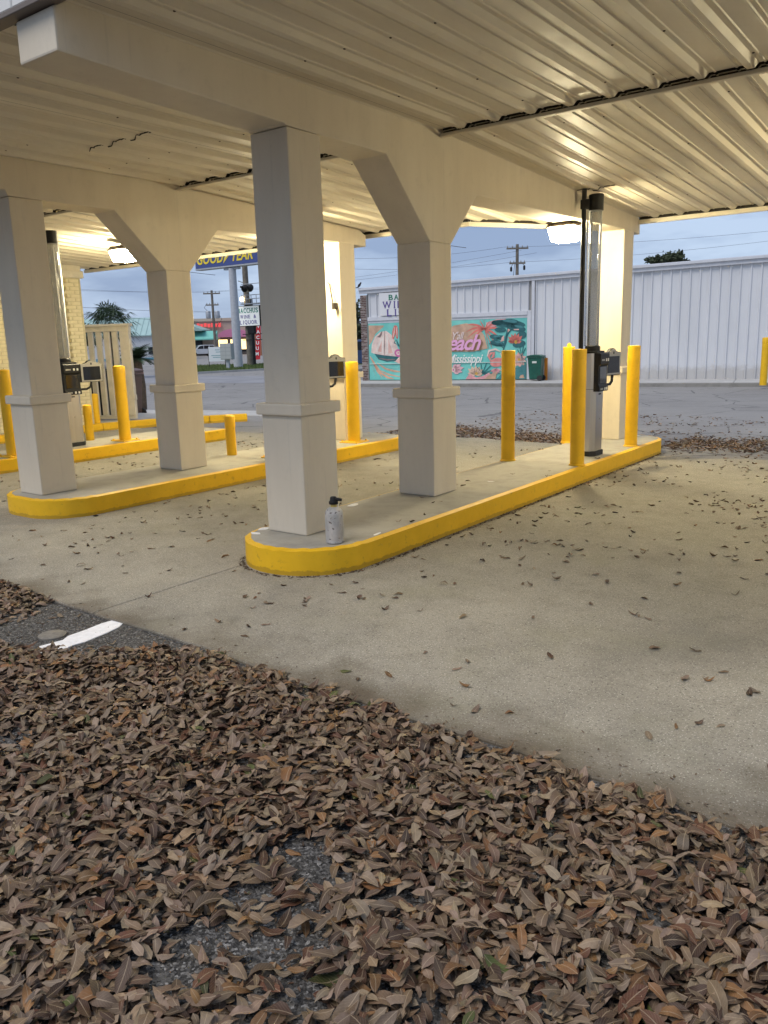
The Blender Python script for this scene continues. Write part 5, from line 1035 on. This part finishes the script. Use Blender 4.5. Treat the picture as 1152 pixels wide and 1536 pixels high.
S2 = scatter(36000, lambda n: RNG.uniform(-4.5, 5.0, n), lambda n: RNG.uniform(6.3, 13, n), zst, lambda X, Y: np.where((Y < np.vectorize(far_edge)(X) + .02) | isl(X, np.minimum(Y, 6.7)) * (Y < 6.9), 0, np.clip(np.exp(-((Y - 7.5 - .25 * np.sin(X * 1.1)) / .6) ** 2) * (1.5 + .7 * bump2(X * .9, Y * .5)) * (.15 + .85 * ((X > .25) | (X < -.75))) + .10 * clump(X, Y), 0, 1)), .05, .085, 1.35)
S3 = scatter(60, lambda n: RNG.uniform(-.5, .44, n), lambda n: RNG.uniform(.4, 6.3, n), lambda X, Y: np.full(len(X), .1835), lambda X, Y: np.where((X > -.42) & (X < .04) & ((Y < .42) | ((Y > 1.65) & (Y < 2.1)) | (Y > 6.1)), 0, .35))
S4 = scatter(14, lambda n: RNG.uniform(-.75, .35, n), lambda n: RNG.uniform(-2.0, -1.62, n), lambda X, Y: np.full(len(X), -.0095), lambda X, Y: np.where((X < .05) & (X > -.35), .0, 1))
S5 = scatter(9000, lambda n: RNG.uniform(-1.0, 4.2, n), lambda n: RNG.uniform(-3.5, -1.3, n), lambda X, Y: np.where(Y > np.interp(X, [-10, 10], [near_edge(-10), near_edge(10)]), 0., -.0135), lambda X, Y: np.where((Y > np.interp(X, [-10, 10], [near_edge(-10), near_edge(10)])), np.exp(-(Y + 1.6) / .08) * .35, .8), .006, .022, .7)
def rim(n):                                                          # grit and crumbs swept against the kerbs
    a = RNG.uniform(0, 1, n); side = RNG.random(n)
    X = np.where(side < .5, .478 + np.abs(RNG.normal(0, .025, n)), -.538 - np.abs(RNG.normal(0, .025, n))); Y = RNG.uniform(.1, 6.4, n)
    th = RNG.uniform(PI, 2 * PI, n); rr = .512 + np.abs(RNG.normal(0, .02, n)); nose = side > .86
    return np.where(nose, -.03 + rr * np.cos(th), X), np.where(nose, .105 + rr * np.sin(th), Y)
RX, RY = rim(2600)
S6 = scatter(2600, lambda n: RX, lambda n: RY, flat0, lambda X, Y: np.full(len(X), .9), .006, .030, .55)
SS = (S1, S2, S3, S4, S5, S6)
allP = np.concatenate([P] + [s[0] for s in SS]); allV = np.concatenate([V] + [s[1] for s in SS]); allC = np.concatenate([C] + [s[2] for s in SS]); allK = np.concatenate([kind] + [s[3] for s in SS])
allL = np.concatenate([L] + [s[4] for s in SS])
# the 300 leaves that show largest: on top of the litter, in view, near
cv = np.array(CAM); rel = allP - cv; dep = rel @ np.array(_F); px_ = 576 + 1206.9 * (rel @ np.array(_R)) / dep; py_ = 768 - 1206.9 * (rel @ np.array(_U)) / dep
order = np.arange(len(allP)); top = np.zeros(len(allP)); top[:N] = (z + .9 * RNG.random(N) * .004) - np.array([H[i - 1:i + 2, j - 1:j + 2].max() for i, j in zip(gi, gj)]); top[N:] = 0
vis = (px_ > 15) & (px_ < 1137) & (py_ > 0) & (py_ < 1520) & (top > -.012)
score = np.where(vis, (allL / dep) ** 2, 0); pick = np.argsort(-score)[:300]; pm = np.zeros(len(allP), bool); pm[pick] = True
NAMES = {0: 'pale grey brown fallen leaf lying on the asphalt litter', 1: 'dull taupe fallen leaf lying on the asphalt litter', 2: 'light tan fallen leaf lying on the asphalt litter', 3: 'orange brown fallen leaf lying on the asphalt litter', 4: 'very dark brown fallen leaf lying on the asphalt litter', 5: 'reddish brown fallen leaf lying on the asphalt litter', 6: 'green fallen leaf lying on the brown asphalt litter'}
edge_gap = np.interp(allP[:, 0], [-10, 10], [near_edge(-10), near_edge(10)]) - allP[:, 1]
def where(k):
    if k >= N: return 'lying on the swept concrete' if edge_gap[k] < 0 else 'lying alone on bare asphalt'
    if gd[k] < 1.5: return 'bordering the bare asphalt patch in the litter'
    return 'in the litter along the concrete edge' if edge_gap[k] < .45 else 'in the deep litter away from the concrete'
for k in pick:
    o = place('fallen_leaf', leaf_mesh('fallen_leaf', allV[k:k + 1], TT, uvT, allC[k:k + 1]), None, tuple(allP[k])); tone_ = NAMES[int(allK[k])].split(' fallen')[0]; sz = 'large ' if allL[k] > .088 else 'small ' if allL[k] < .07 else ''; tag(o, sz + tone_ + ' fallen leaf ' + where(k), 'leaf', sz + tone_ + ' fallen leaves ' + where(k))
main = np.zeros(len(allP), bool); main[:N] = True
o = place('leaf_litter', leaf_mesh('leaf_litter', allV[~pm & main] + allP[~pm & main][:, None], TT, uvT, allC[~pm & main])); tag(o, 'deep litter of brown fallen leaves covering the near asphalt', kind='stuff')
rest = ~pm & ~main
o = place('scattered_leaves', leaf_mesh('scattered_leaves', allV[rest] + allP[rest][:, None], TT, uvT, allC[rest])); tag(o, 'dry leaves scattered over the concrete and drifted along the street', kind='stuff')
